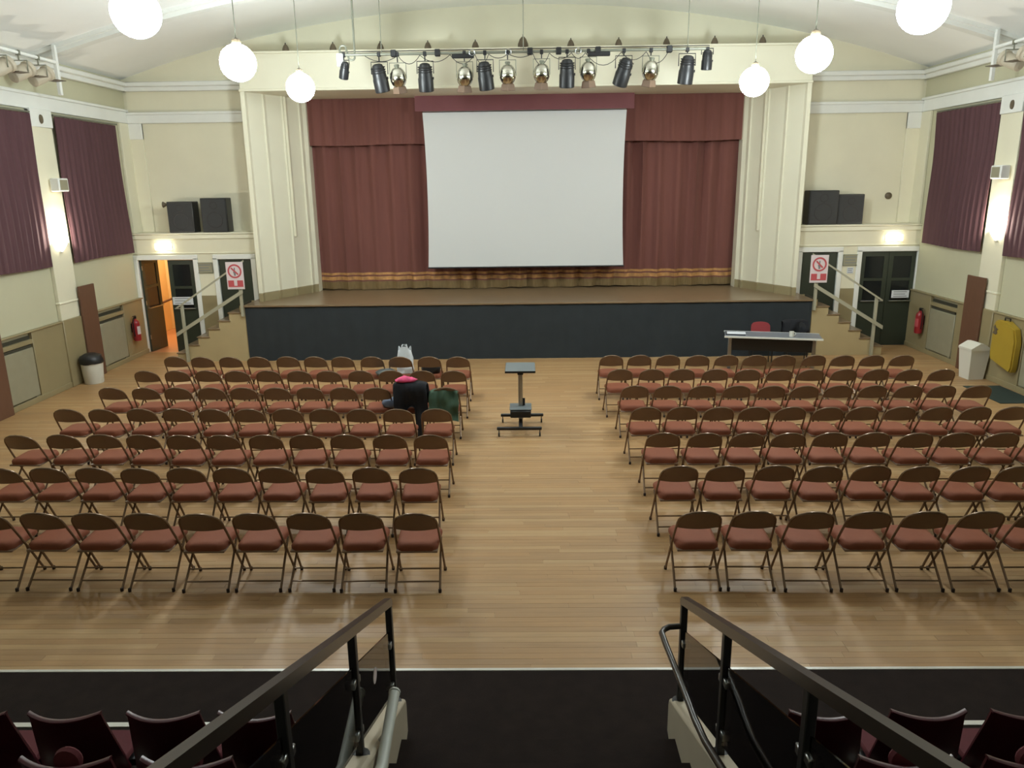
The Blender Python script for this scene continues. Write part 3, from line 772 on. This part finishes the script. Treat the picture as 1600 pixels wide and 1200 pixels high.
def par_can(x, label, dz=0, tilt=0, lean=0):
    t = thing('par_lantern', (x, BY, BZ), label, 'stage light', 'chrome par lanterns on the bar'); 
    MB().tube([(0, 0, -.02), (0, 0, -.14 + dz)], .012, 6).box(-.03, .03, -.035, .035, -.04, .035, b=.006).build('hook_clamp', M['black'], t)
    MB().tube([(-.15, 0, -.42+dz), (-.15, 0, -.15+dz), (.15, 0, -.15+dz), (.15, 0, -.42+dz)], .008, 6).build('yoke', M['pipe'], t)
    R_ = (RX(math.radians(tilt)) @ RY(math.radians(lean)))
    c = Vector((0, 0, -.40 + dz))
    m = MB().lathe([(.03, .17), (.07, .165), (.105, .13), (.135, .08), (.15, .01), (.148, -.05), (.125, -.11), (.095, -.15)], 20, rot=R_, at=c)
    can = m.build('can', M['chrome'], t)
    m = MB().lathe([(.032, .16), (.05, .205), (.04, .225)], 14, rot=R_, at=c); m.build('end_cap', M['pipe'], can)
    m = MB().lathe([(.09, -.145), (.115, -.165), (.135, -.27), (.125, -.275)], 4, rot=R_, at=c); m.build('gel_frame', M['gel'], can, angle=20)
def profile_spot(x, label, dz=0, tilt=15, lean=0, sc=1.0):
    t = thing('stage_spotlight', (x, BY, BZ), label, 'stage light', 'black spotlights on the bar')
    MB().tube([(0, 0, -.02), (0, 0, -.14 + dz)], .012, 6).box(-.03, .03, -.035, .035, -.04, .035, b=.006).build('hook_clamp', M['black'], t)
    q = .15*sc
    MB().tube([(-q, 0, -.36*sc+dz), (-q, 0, -.15+dz), (q, 0, -.15+dz), (q, 0, -.36*sc+dz)], .009, 6).build('yoke', M['black'], t)
    R_ = (RX(math.radians(tilt)) @ RY(math.radians(lean))); c = Vector((0, 0, -.15 - .27*sc + dz))
    m = MB().lathe([(p*sc, h*sc) for p, h in ((.05, .24), (.09, .22), (.115, .16), (.125, .08), (.13, 0), (.14, -.03), (.14, -.24), (.125, -.25))], 16, rot=R_, at=c); hs = m.build('lamp_housing', M['blackp'], t, angle=30)
    m = MB()
    for hh in (.17, .13, .09): m.lathe([(.132*sc, (hh-.008)*sc), (.136*sc, hh*sc), (.132*sc, (hh+.008)*sc)], 16, rot=R_, at=c, caps=False)
    m.build('cooling_fin', M['black'], hs)
    m = MB().lathe([(.02*sc, 0), (.025*sc, .02*sc)], 8, rot=R_ @ RY(PI/2), at=c + R_ @ Vector((.13*sc, 0, -.02))); m.build('knob', M['black'], hs)
K = .01287
PX = lambda px: SC + (px - 820) * K * 1.0
for px, dz, tl, ln, lb in ((640, -.0, 12, -4, 'chrome par lantern with brown frame, first from the junction box'), (735, .0, 10, 3, 'chrome par lantern, second from the junction box'), (796, .02, 8, 0, 'chrome par lantern, just before the centre of the bar'),
                           (844, .03, 10, 2, 'chrome par lantern, just past the centre of the bar'), (910, .05, 8, -3, 'chrome par lantern beyond centre beside a black spotlight'), (998, .05, 12, 4, 'chrome par lantern farthest from the junction box')):
    par_can(PX(px), lb, dz, tl, ln)
for px, dz, tl, ln, sc, lb in ((564, .06, 20, 14, .62, 'small black spotlight nearest the junction box'), (614, .02, 14, -8, 1, 'tall black spotlight beside the first chrome lantern from the junction box'), (679, .02, 14, 0, 1, 'tall black spotlight standing between the first two chrome lanterns'),
                               (764, .03, 14, -6, 1, 'black spotlight beside the second chrome lantern'), (880, .05, 12, 0, 1, 'black spotlight between the two chrome lanterns past the centre'), (960, .06, 22, 14, 1, 'black spotlight leaning sideways near the last chrome lantern'),
                               (1049, .08, 12, 4, 1, 'tall black spotlight past the last chrome lantern'), (1077, .16, 10, 0, .7, 'small black spotlight at the far end of the bar')):
    profile_spot(PX(px), lb, dz, tl, ln, sc)
# row of little lamp holders on the proscenium frame
for i in range(11):
    x = -4.87 + i * .982
    t = thing('lamp_holder', (x, 17.06, 6.42), 'small brown lamp holder on the stage frame top, %s from the open doorway side' % ['first', 'second', 'third', 'fourth', 'fifth', 'sixth', 'seventh', 'eighth', 'ninth', 'tenth', 'eleventh'][i], 'lamp holder', 'lamp holders along the stage frame')
    k = 1.5 if i == 5 else 1.0
    MB().lathe([(.075*k, 0), (.07*k, .05*k), (.045*k, .11*k), (.02*k, .14*k)], 12).build('shade', M['socket'], t)
    MB().tube([(0, 0, .13*k), (0, 0, .17*k)], .012, 6).build('stem', M['black'], t)

# side wall lighting bars with pale lanterns
def side_rig(sx, label):
    X = sx*8.3; i = -sx
    t = thing('wall_lighting_rail', (X, 13.2, 5.91), label, 'lighting bar', 'pale pipe rails high on the side walls')
    MB().tube([(0, -2.0, 0), (0, 1.38, 0)], .03, 10).build('pipe', M['white'], t)
    MB().box(-.03, .03, 1.36, 1.43, -.55, zc(8.3)-5.91-.02, b=.005).build('upright', M['white'], t)
    for y in (-1.6, 1.2): MB().box(*sorted((0, -i*.54)), y-.02, y+.02, -.02, .02).build('wall_arm', M['white'], t, smooth=False)
    for j, (y, lb) in enumerate(((.85, 'nearest the stage'), (.32, 'in the middle of its rail'), (-.2, 'farthest from the stage'))):
        side = 'open doorway side' if sx < 0 else 'closed doors side'
        s = thing('stage_spotlight', (X, 13.2 + y, 5.91), 'pale spotlight on the wall pipe %s, %s' % (side, lb), 'stage light', 'pale spotlights on the wall pipes')
        MB().box(-.03, .03, -.03, .03, -.04, .04, b=.006).tube([(0, 0, -.03), (0, 0, -.12)], .012, 6).build('hook_clamp', M['pipe'], s)
        MB().tube([(-.13, 0, -.30), (-.13, 0, -.12), (.13, 0, -.12), (.13, 0, -.30)], .009, 6).build('yoke', M['pipe'], s)
        R_ = RZ(.35*i*-1) @ RX(-math.radians(62))
        c = Vector((0, 0, -.31)); m = MB().lathe([(.06, -.2), (.105, -.17), (.115, .0), (.11, .12), (.13, .14), (.13, .2)], 16, rot=R_, at=c); m.build('lamp_housing', M['panelbeige'], s, angle=30)
        m = MB().box(-.13, .13, .0, .012, -.02, .16); m.xf(Matrix.Translation(c + R_ @ Vector((0, .13, .2))).to_4x4() @ (R_ @ RX(-.5)).to_4x4()); m.build('barn_door', M['socket'], s, smooth=False)
side_rig(-1, 'pale pipe rail with spotlights high on the open doorway side wall'); side_rig(1, 'pale pipe rail with spotlights high on the closed doors side wall')

# ================================================================ FOLDING CHAIRS
def make_chair():
    t = thing('folding_chair', (0, 0, 0), 'brown folding chair', 'chair')
    T = .0115
    m = MB()   # back frame: from seat pivot up and over the top
    def fy(z): return .225 - (z / .80) * .435
    pts = [(-.213, fy(.40), .40), (-.205, fy(.56), .56), (-.199, fy(.66), .66), (-.192, fy(.70), .70), (-.172, fy(.735)-.004, .738), (-.135, fy(.765)-.008, .768), (-.07, fy(.79)-.014, .795), (0, fy(.80)-.02, .804)]
    pts = pts + [(-p[0], p[1], p[2]) for p in pts[-2::-1]]
    m.tube(pts, T, 8).build('back_frame', M['chairtube'], t)
    m = MB()   # curved back panel
    def bf(u, v):
        x = (-1 + 2*u) * .192; e = 1 - (x/.192)**2
        ztop = .690 + .106 * math.sqrt(max(0, 1 - abs(x/.199)**2.2)); zb = .600 - .008*e
        z = zb + v*(ztop - zb); y = fy(z) - .006 - .03*e - .0*v
        return (x, y, z), (0, -1, .3)
    m.sheet(bf, 12, 5, .010).build('backrest', M['chairmet'], t)
    m = MB()   # padded seat
    def prof(yy): return .205 - .012 * ((yy - .24) / -.40)
    nx, ny = 10, 9; vs = []; fs = []
    def rr(u, v):   # rounded-corner plan
        y = -.155 + v*.43; hw = .208 - .018*(1-v)
        edge = min(v, 1-v) * .40
        c = .045; k = 0 if edge > c else (c - math.sqrt(max(0, c*c - (c-edge)**2)))
        return (-1+2*u)*(hw - k), y
    for lay, (zz, inset) in enumerate(((.398, .0), (.43, .0), (.452, .012), (.462, .04))):
        for j in range(ny+1):
            for i in range(nx+1):
                x, y = rr(i/nx, j/ny); s = 1 - inset/.2; vs.append((x*s, .045 + (y-.045)*s, zz + (.006 if lay == 3 else 0)*(1-(x/.2)**2)))
    W = nx+1; P = W*(ny+1)
    for j in range(ny):
        for i in range(nx):
            a = j*W+i; fs.append((a, a+W, a+W+1, a+1)); fs.append((3*P+a, 3*P+a+1, 3*P+a+W+1, 3*P+a+W))
    rim = [i for i in range(nx)] + [nx + j*W for j in range(ny)] + [ny*W + nx - i for i in range(nx)] + [(ny-j)*W for j in range(ny)]
    for l in range(3):
        for q in range(len(rim)):
            a, c = rim[q], rim[(q+1) % len(rim)]; fs.append((l*P+a, l*P+c, (l+1)*P+c, (l+1)*P+a))
    m.add(vs, fs).build('seat', M['seatpad'], t, angle=50)
    m = MB().box(-.195, .195, -.16, .235, .378, .398, b=.006)
    m.build('seat_frame', M['chairmet'], t)
    for s in (-1, 1):
        m = MB().tube([(s*.213, fy(.40), .40), (s*.216, fy(.2), .2), (s*.220, fy(.012), .012)], T, 8).lathe([(.015, 0), (.016, .03), (.013, .035)], 8, 1, at=(s*.220, fy(.012), 0))
        m.build('leg', [M['chairtube'], M['rubber']], t)
        m = MB().tube([(s*.197, .17, .385), (s*.203, -.02, .20), (s*.210, -.21, .012)], T, 8).lathe([(.015, 0), (.016, .03), (.013, .035)], 8, 1, at=(s*.210, -.212, 0))
        m.build('leg', [M['chairtube'], M['rubber']], t)
        m = MB().tube([(s*.208, .02, .385), (s*.200, .055, .285), (s*.196, .10, .345)], .007, 6); m.build('brace', M['chairmet'], t)
    for y, z in ((-.055, .165), (-.145, .078)):
        MB().tube([(-.206, y, z), (.206, y, z)], .008, 8).build('stretcher', M['chairtube'], t)
    freeze(t); return t
ORD = ['first', 'second', 'third', 'fourth', 'fifth', 'sixth', 'seventh', 'eighth', 'ninth', 'tenth', 'eleventh', 'twelfth']
rowY = [13.05, 12.02, 10.97, 9.85, 8.75, 7.64, 6.48]
LR = [(-1.16, -6.25, 11, .045), (-1.15, -6.25, 11, .04), (-1.18, -6.27, 11, .034), (-1.19, -6.30, 11, .03), (-1.14, -6.22, 11, .026), (-1.15, -5.72, 10, .02), (-1.02, -5.06, 9, .016)]
RR = [(1.53, 6.46, 11, .045), (1.55, 6.60, 11, .042), (1.64, 6.58, 11, .036), (1.63, 6.42, 11, .031), (1.67, 6.13, 10, .026), (1.64, 5.68, 9, .02), (1.60, 4.67, 7, .016)]
proto = None; random.seed(11)
for side, rows in (('left', LR), ('right', RR)):
    for r, (xa, xb, n, sl) in enumerate(rows):
        for k in range(n):
            x = xa + (xb - xa) * k / (n - 1); y = rowY[r] + .21 - sl*(x - xa)
            if k: x += random.uniform(-.012, .012); y += random.uniform(-.015, .015)
            lb = 'brown folding chair, %s from the aisle in the %s row from the stage, %s block' % (ORD[k], ORD[r], side)
            loc = (x, y, 0); rz = random.uniform(-.03, .03)
            if proto is None:
                proto = make_chair(); proto.location = loc; proto['label'] = lb; proto['group'] = 'folding chairs in the %s block' % side
            else:
                copy_tree(proto, loc, rz, lb, 'folding chairs in the %s block' % side)

# coats and bags on the chairs
def blob(fn, nu=20, nv=12): ...
def lumpy(name, mt, prof, at, sx=1, sy=1, amp=.03, freq=6, n=18, parent=None, seed=0):
    m = MB().lathe(prof, n)
    vv = []
    for p in m.v:
        q = Vector(p) * freq + Vector((seed, seed*2, 0)); d = noise.noise(q)
        k = 1 + d * amp * 8
        vv.append((p[0]*k*sx, p[1]*k*sy, p[2] + (noise.noise(q + Vector((9, 0, 0)))*amp if p[2] > .01 else 0)))
    m.v = vv; m.xf(Matrix.Translation(at)); return m.build(name, mt, parent, angle=80)
# black coat over the back of a third-row chair
def drape(x, y, top, wd, front, back, mt, name, label, tails=None, seed=0, thick=.05):
    m = MB(); nu, nv = 26, 22; L = front + back + .10
    def fn(u, v):
        s = v * L; xx = (-1+2*u) * wd/2
        lump = noise.noise(Vector((u*3.2, v*4, seed)))*.05 + noise.noise(Vector((u*7, v*3, seed+3)))*.022
        xx *= 1 + .12*noise.noise(Vector((v*4, seed, u > .5)))
        if s < back: z = top - (back - s); yy = -.055; dz = 0
        elif s < back + .10:
            a = (s-back)/.10; z = top + .022*math.sin(PI*a); yy = -.055 + .11*a
        else: z = top - (s - back - .10); yy = .055
        if tails and s < back:      # ragged hem with one long tail
            keep = tails(u); z = max(z, top - keep)
        dz = -.03*abs(-1+2*u)**3
        yy += lump * (1.6 if s < back else 1.1) - (.05 * math.sin(min(1, (top - z)/.3)*PI/2) if s < back else 0)
        return (x + xx, y + yy, max(.02, z + dz)), (0, -1, 0)
    m.sheet(fn, nu, nv, thick)
    return tag(m.build(name, mt, angle=80), label, 'coat')
drape(-1.69, 11.02, .87, .50, .3, .84, M['coat'], 'coat', 'black coat draped over a chair back, one tail reaching the floor', lambda u: .84 if .62 < u < .86 else .42 + .08*math.sin(u*9), 1, .045)
drape(-1.20, 10.99, .75, .44, .2, .42, M['gcoat'], 'jacket', 'dark green jacket draped over the aisle-end chair beside the black coat', None, 5, .035)
o = lumpy('scarf', M['pink'], [(.02, 0), (.15, .005), (.17, .03), (.12, .06), (.03, .07)], (-1.76, 11.04, .885), 1.0, .6, .035, 14, 18, None, 2); tag(o, 'bright pink scarf bundled on top of the black coat', 'scarf')
o = lumpy('folded_jacket', M['bluegrey'], [(.02, 0), (.15, .005), (.17, .05), (.14, .10), (.03, .12)], (-2.02, 11.20, .470), .85, .95, .02, 6, 18, None, 4); tag(o, 'blue grey folded jacket lying on the seat beside the black coat', 'jacket')
# carrier bag
t = thing('carrier_bag', (-2.12, 13.33, .470), 'crumpled white plastic carrier bag standing on a front row chair', 'bag')
m = MB(); vs = []; n = 20; lv = 7
for j in range(lv+1):
    z = .44*j/lv
    for i in range(n):
        a = 2*PI*i/n; r = .15*(1 - .25*(j/lv)**2); px, py = r*math.copysign(abs(math.cos(a))**.6, math.cos(a)), .10*math.copysign(abs(math.sin(a))**.6, math.sin(a))*(1-.6*j/lv)
        q = noise.noise(Vector((px*12, py*12, z*9)))*.03
        vs.append((px*(1+q*4), py + q, z + (.04*math.sin(a*3) if j == lv else 0)))
fs = [(j*n+i, j*n+(i+1) % n, (j+1)*n+(i+1) % n, (j+1)*n+i) for j in range(lv) for i in range(n)] + [tuple(range(n))[::-1]]
m.add(vs, fs).build('bag_body', M['bagw'], t, angle=30)
for s in (-1, 1): MB().tube([(-.06, s*.03, .40), (-.04, s*.04, .50), (.03, s*.04, .50), (.06, s*.03, .40)], .008, 6).build('handle', M['bagw'], t)
o = lumpy('shoulder_bag', M['blackp'], [(.02, 0), (.16, .005), (.17, .08), (.14, .16), (.04, .19)], (-1.66, 13.30, .470), 1.0, .7, .015, 5, 18, None, 6); tag(o, 'small black bag lying on the front row seat beside the carrier bag', 'bag')
o = lumpy('sweater', M['shelfgrey'], [(.02, 0), (.17, .005), (.18, .05), (.12, .09), (.03, .10)], (-2.45, 13.18, .470), 1.0, .8, .02, 5, 18, None, 8); tag(o, 'dark grey folded sweater on the front row seat beside the carrier bag', 'sweater')

# ================================================================ PROJECTOR TROLLEY IN THE AISLE
t = thing('projector_trolley', (-.06, 11.45, 0), 'black wheeled projector stand alone in the central aisle', 'trolley')
MB().box(-.23, .23, -.25, .35, .96, .985, b=.008).build('top_shelf', M['shelfgrey'], t)
MB().box(-.23, .23, -.256, -.25, .955, .985).build('shelf_edge', M['black'], t, smooth=False)
MB().tube([(0, .06, .14), (0, .06, .96)], .034, 12).build('column', M['steel'], t)
MB().box(-.045, .045, .02, .10, .86, .96, b=.006).build('column_head', M['black'], t)
MB().box(-.17, .17, -.14, .22, .34, .355, b=.006).build('lower_shelf', M['shelfgrey'], t)
MB().box(-.16, .16, -.15, .20, .22, .33, b=.012).build('equipment_box', M['black'], t)
MB().box(-.03, .03, -.34, .33, .115, .15, b=.005).build('spine', M['black'], t)
MB().box(-.36, .32, -.39, -.34, .10, .145, b=.008).build('base_bar', M['black'], t)
MB().box(-.32, .36, .31, .36, .10, .145, b=.008).build('base_bar', M['black'], t)
MB().tube([(.05, .08, .36), (.05, .10, .47)], .02, 8).build('height_knob', M['black'], t)
for x, y in ((-.33, -.365), (.29, -.365), (-.29, .335), (.33, .335)):
    m = MB().lathe([(.028, -.012), (.032, -.008), (.032, .008), (.028, .012)], 14, rot=RY(PI/2), at=(x, y-.01, .032)); m.tube([(x, y, .045), (x, y, .1)], .008, 6); m.build('caster', M['black'], t)

# ================================================================ PRESENTER TABLE
rz = math.atan2(-.41, 1.73)
t = thing('presenter_table', (4.94, 15.1, 0), 'long grey folding table with pale edge in front of the stage', 'table', None, rz)
MB().box(-.91, .91, -.30, .30, .715, .735, b=.004).build('tabletop', M['tabletop'], t)
MB().box(-.92, .92, -.312, -.300, .705, .742, b=.003).box(-.92, .92, .300, .308, .705, .738, b=.003).build('edge_strip', M['tableedge'], t)
for s in (-1, 1):
    MB().box(s*.80-.035, s*.80+.035, -.03, .03, .03, .715, b=.006).build('leg', M['steel'], t)
    MB().box(s*.80-.025, s*.80+.025, -.27, .27, .0, .035, b=.006).build('foot', M['black'], t)
MB().box(-.77, .77, -.012, .012, .40, .68, b=.004).build('modesty_panel', M['blackp'], t)
Rt = Matrix.Rotation(rz, 4, 'Z')
def ontab(x, y): p = Rt @ Vector((x, y, 0)); return (4.94 + p.x, 15.1 + p.y, .7355)
t = thing('laptop', ontab(-.70, -.02), 'slim closed laptop with white papers at the end of the table', 'laptop', None, rz)
MB().box(-.19, .19, -.13, .13, .0, .018, b=.005).build('base', M['blackp'], t); MB().box(-.17, .19, -.14, .10, .0185, .026, b=.002).build('paper_sheet', M['paper'], t)
t = thing('mug', ontab(.35, -.14), 'white mug standing on the table', 'mug')
MB().lathe([(.036, 0), (.042, .004), (.046, .105), (.042, .105), (.038, .01), (.001, .01)], 18, caps=False).lathe([(.001, .0), (.036, .0005)], 18, caps=False).build('cup', M['binw'], t)
MB().tube([(.044, 0, .085), (.075, 0, .08), (.078, 0, .04), (.043, 0, .025)], .007, 6).build('handle', M['binw'], t)
def office_chair(loc, rz, mt, label, cat='chair', name='stacking_chair'):
    t = thing(name, loc, label, cat, None, rz)   # faces -y
    def bf(u, v):
        x = (-1+2*u)*.20; k = (1 - abs(-1+2*u)**2.6); z = .52 + v*(.26 + .065*math.sqrt(max(0, k))); return (x*(1-.06*v), .2 + .05*v - .04*(x/.2)**2*-1*-1, z), (0, -1, 0)
    MB().sheet(bf, 12, 8, .03).build('backrest', mt, t)
    MB().box(-.21, .21, -.21, .20, .43, .475, b=.018).build('seat', mt, t)
    for s in (-1, 1):
        MB().tube([(s*.2, .19, .0), (s*.185, .20, .44), (s*.17, .235, .60)], .011, 8).build('leg', M['black'], t)
        MB().tube([(s*.2, -.2, .0), (s*.19, -.18, .44)], .011, 8).build('leg', M['black'], t)
    return t
office_chair((4.93, 15.72, 0), rz*.6, M['redchair'], 'red fabric chair tucked behind the presenter table')
office_chair((5.62, 15.62, 0), rz, M['blackp'], 'black chair behind the presenter table near the stage stairs', name='stacking_chair')
drape(5.66, 15.90, .88, .52, .25, .45, M['coat'], 'coat', 'dark coat hung over the black chair behind the table', None, 9, .04)

# ================================================================ RAKED SEATING IN THE FOREGROUND
AL, AR = -1.02, 1.14            # inner edges of the side blocks (outer faces of the beige panels)
TG, TR = .82, .35
for sx, x0, x1, nm in ((-1, -XW, AL, 'left'), (1, AR, XW, 'right')):
    root = bpy.data.objects.new('seating_tier_block', None); COL.objects.link(root); root.location = ((x0+x1)/2, 4.3, 0); root['kind'] = 'structure'
    cx = (x0+x1)/2
    for i in range(6):
        yf = 4.3 - TG*i; z = .30 + TR*i; yb = yf - TG if i < 5 else YR
        MB().box(x0-cx, x1-cx, yb-4.3, yf-4.3, 0, z-.004, b=.0).build('tier', M['carpet'], root, smooth=False)
        MB().box(x0-cx, x1-cx, yf-4.3-.038, yf-4.3+.006, z-.03, z+.002, b=.002).build('nosing', M['nosing'], root)
    # little side step beside the rail
    s0, s1 = (x1-.35, x1) if sx < 0 else (x0, x0+.25)
    MB().box(s0-cx, s1-cx, -.80, -.42, .297, .475).build('half_step', M['carpet'], root, smooth=False)
    MB().box(s0-cx, s1-cx, -.455, -.418, .455, .479, b=.002).build('nosing', M['nosing'], root)
# central steps
root = bpy.data.objects.new('aisle_steps', None); COL.objects.link(root); root.location = ((AL+AR)/2, 4.7, 0); root['kind'] = 'structure'
hw = (AR-AL)/2 - .001
for i in range(12):
    yf = 4.55 - .41*i; z = .125 + .175*i; yb = yf - .41 if i < 11 else YR
    MB().box(-hw, hw, yb-4.7, yf-4.7, 0, z, b=.0).build('step', M['carpet'], root, smooth=False)

def rail_z(y): return 1.176 + .425 * (4.3 - y)
SL = math.atan(.425)
for sx, xp, xi, lb in ((-1, -.865, -.93, 'dark bronze stair handrail with smoked panels on the pale grey pole side'), (1, .985, .95, 'dark bronze stair handrail with smoked panels and a hooped inner rail')):
    t = thing('stair_handrail', (xp, 4.3, 0), lb, 'handrail', 'handrails either side of the aisle steps')
    yend = .75
    # flattened top rail
    pr = [(4.33-4.3, rail_z(4.33)-.025), (4.33-4.3, rail_z(4.33)+.012), (4.30-4.3, rail_z(4.30)+.03), (yend-4.3, rail_z(yend)+.03), (yend-4.3, rail_z(yend)-.025)]
    MB().prism(pr, -.021, .021, 'x').build('top_rail', M['dark_rail'], t, angle=20)
    ys = (4.3, 3.35, 2.32, 1.3)
    for y in ys:
        zb = .45 + .42*(4.3 - y)
        MB().box(-.02, .02, y-4.3-.022, y-4.3+.022, zb, rail_z(y)-.02, b=.004).build('post', M['black'], t)
        MB().lathe([(.05, 0), (.05, .012), (.03, .02)], 14, at=(0, y-4.3, zb)).build('base_flange', M['black'], t)
    for ya, yb in zip(ys[:-1], ys[1:]):
        a, c = ya - .035, yb + .035
        zt = lambda y: rail_z(y) - .20; zl = lambda y: .52 + .42*(4.3 - y)
        sp = MB().prism([(a-4.3, zl(a)), (a-4.3, zt(a)), (c-4.3, zt(c)), (c-4.3, zl(c))], -.004, .004, 'x').build('smoked_panel', M['acrylic'], t, smooth=False)
        for y in (a, c):
            for f in (.15, .8):
                z = zl(y) + f*(zt(y)-zl(y)); MB().box(-.014, .014, y-4.3-.03 if y == a else y-4.3-.02, y-4.3+.02 if y == a else y-4.3+.03, z-.02, z+.02, b=.004).build('panel_clamp', M['steel'], sp)
    # beige side panel under the rail
    xa, xb = (-.075, .065) if sx < 0 else (-.055, .095)
    py = lambda y: y - 4.3
    poly = [(py(4.40), .16), (py(4.40), .37), (py(4.385), .415), (py(4.34), .445), (py(.7), .448 + .42*3.62), (py(.7), .07 + .42*3.6), (py(4.2), .07)]
    s = thing('stair_side_panel', (xp, 4.3, 0), 'beige sloping panel carrying the stair handrail, ' + ('pale grey pole side' if sx < 0 else 'hooped inner rail side'), 'panel', 'beige panels beside the aisle steps')
    m = MB().prism([(p, q-.0) for p, q in poly], xa, xb, 'x'); o = m.build('body', M['panelbeige'], s, angle=20)
    bv = o.modifiers.new('bevel', 'BEVEL'); bv.width = .02; bv.segments = 2; bv.limit_method = 'ANGLE'
# oval sticker on the left smoked panel
m = MB(); n = 20
m.lathe([(.045, 0), (.045, .002)], n); m.xf(RY(PI/2)); m.xf(Matrix.Translation((-.8605, 3.78, 1.02)))
tag(m.build('sticker', M['sign_white']), 'pale oval sticker on the smoked panel nearest the floor', 'sticker')
# hooped inner rail on the right
t = thing('grab_rail', (.985, 4.3, 0), 'dark polished tubular grab rail hooped out into the aisle', 'grab rail')
pts = [(-.02, 0, 1.0), (-.09, 0, .995), (-.125, -.02, .99), (-.145, -.06, .99), (-.145, -.2, 1.0), (-.14, -.55, 1.035), (-.135, -.80, 1.05), (-.13, -.92, 1.045), (-.12, -1.1, 1.06), (-.10, -1.6, 1.20), (-.10, -2.6, 1.62)]
MB().tube(pts, .019, 10).build('tube', M['dark_rail'], t)
# pale pole on the steps, left
t = thing('low_grab_rail', (-.76, 3.8, .0), 'pale grey capped tube rail low beside the aisle steps', 'grab rail')
MB().tube([(0, 0, .89), (0, -.45, .78+.0), (0, -.9, .90), (0, -1.6, 1.22)], .031, 14).build('tube', M['pale_rail'], t)
MB().lathe([(.031, -.002), (.034, .0), (.034, .012), (.02, .022)], 14, rot=RX(-PI/2), at=(0, 0, .89)).build('end_cap', M['pale_rail'], t)
for y, z in ((-.25, .84), (-1.3, 1.08)):
    MB().tube([(0, y, z), (-.045, y, z-.06)], .012, 8).build('bracket', M['steel'], t)

# moulded seats
def make_seat():
    t = thing('auditorium_seat', (0, 0, 0), 'seat', 'seat')
    def bf(u, v):        # shell back; faces +y, so the back is at -y
        x = (-1+2*u); hw = .245 - .055*v; top = .41*v
        e = x*x; z = .33 + top + (.012*e if v > .9 else 0); y = -.10 - .10*v - .055*(1-e)
        return (x*hw, y, z), (0, -1, 0)
    bs = MB().sheet(bf, 12, 8, .012).build('back_shell', M['shell'], t, angle=60)
    def rf(u, v):
        x = (-1+2*u); hw = .19; e = x*x; return (x*hw*1.0, -.20 - .055*(1-e) - .012 + v*.03, .748 + .012*e + .004*math.sin(PI*v)), (0, 0, 1)
    MB().sheet(rf, 12, 3, .01).build('shell_rim', M['shell'], bs)
    def pf_(u, v):
        x = (-1+2*u); return (x*(.19-.03*v), -.075 - .09*v - .045*(1-x*x), .36 + .31*v), (0, 1, 0)
    MB().sheet(pf_, 10, 5, -.03).build('back_pad', M['pad'], t)
    MB().box(-.205, .205, -.12, .17, .33, .365, b=.012).build('seat_pan', M['pad'], t)
    MB().box(-.03, .03, -.05, .05, .0, .33, b=.006).build('pedestal', M['black'], t)
    MB().box(-.26, .26, -.03, .03, .28, .325, b=.004).build('mounting_beam', M['black'], t)
    freeze(t); return t
seat0 = make_seat(); used = False
def put(loc, lb, g):
    global used
    if not used: seat0.location = loc; seat0['label'] = lb; seat0['group'] = g; used = True; return seat0
    return copy_tree(seat0, loc, 0, lb, g)
sl = [(-1.42, 'first'), (-1.90, 'second'), (-2.42, 'third'), (-2.92, 'fourth')]
sr = [(1.54, 'first'), (2.06, 'second'), (2.57, 'third'), (3.08, 'fourth')]
for x, o_ in sl: put((x, 3.62, .30), 'burgundy moulded seat, %s from the aisle, front tier, pale pole side' % o_, 'moulded seats on the front tier')
for x, o_ in sr: put((x, 3.62, .30), 'burgundy moulded seat, %s from the aisle, front tier, hooped rail side' % o_, 'moulded seats on the front tier')
# second tier: the same seat with a small crimson tab showing over the back
def make_tabbed():
    t = thing('auditorium_seat', (0, 0, 0), 'seat', 'seat')
    for o in list(seat0.children):
        c = o.copy(); COL.objects.link(c); c.parent = t
        for g in o.children:
            d = g.copy(); COL.objects.link(d); d.parent = c
    m = MB().lathe([(.0, .0), (.055, 0), (.06, .01), (.055, .03), (.0, .035)], 18, caps=False); m.xf(RX(PI/2)); m.xf(Matrix.Translation((0, -.165, .735)))
    m.build('pull_tab', M['pad'], t)
    freeze(t); return t
seat1 = None
for j, (x, o_, sd) in enumerate(((-1.42, 'first', 'pale pole'), (-1.93, 'second', 'pale pole'), (1.55, 'first', 'hooped rail'), (2.07, 'second', 'hooped rail'))):
    lb = 'burgundy moulded seat with crimson tab, %s from aisle, second tier, %s side' % (o_, sd)
    if seat1 is None: seat1 = make_tabbed(); seat1.location = (x, 2.88, .65); seat1['label'] = lb; seat1['group'] = 'moulded seats on the second tier'
    else: copy_tree(seat1, (x, 2.88, .65), 0, lb, 'moulded seats on the second tier')
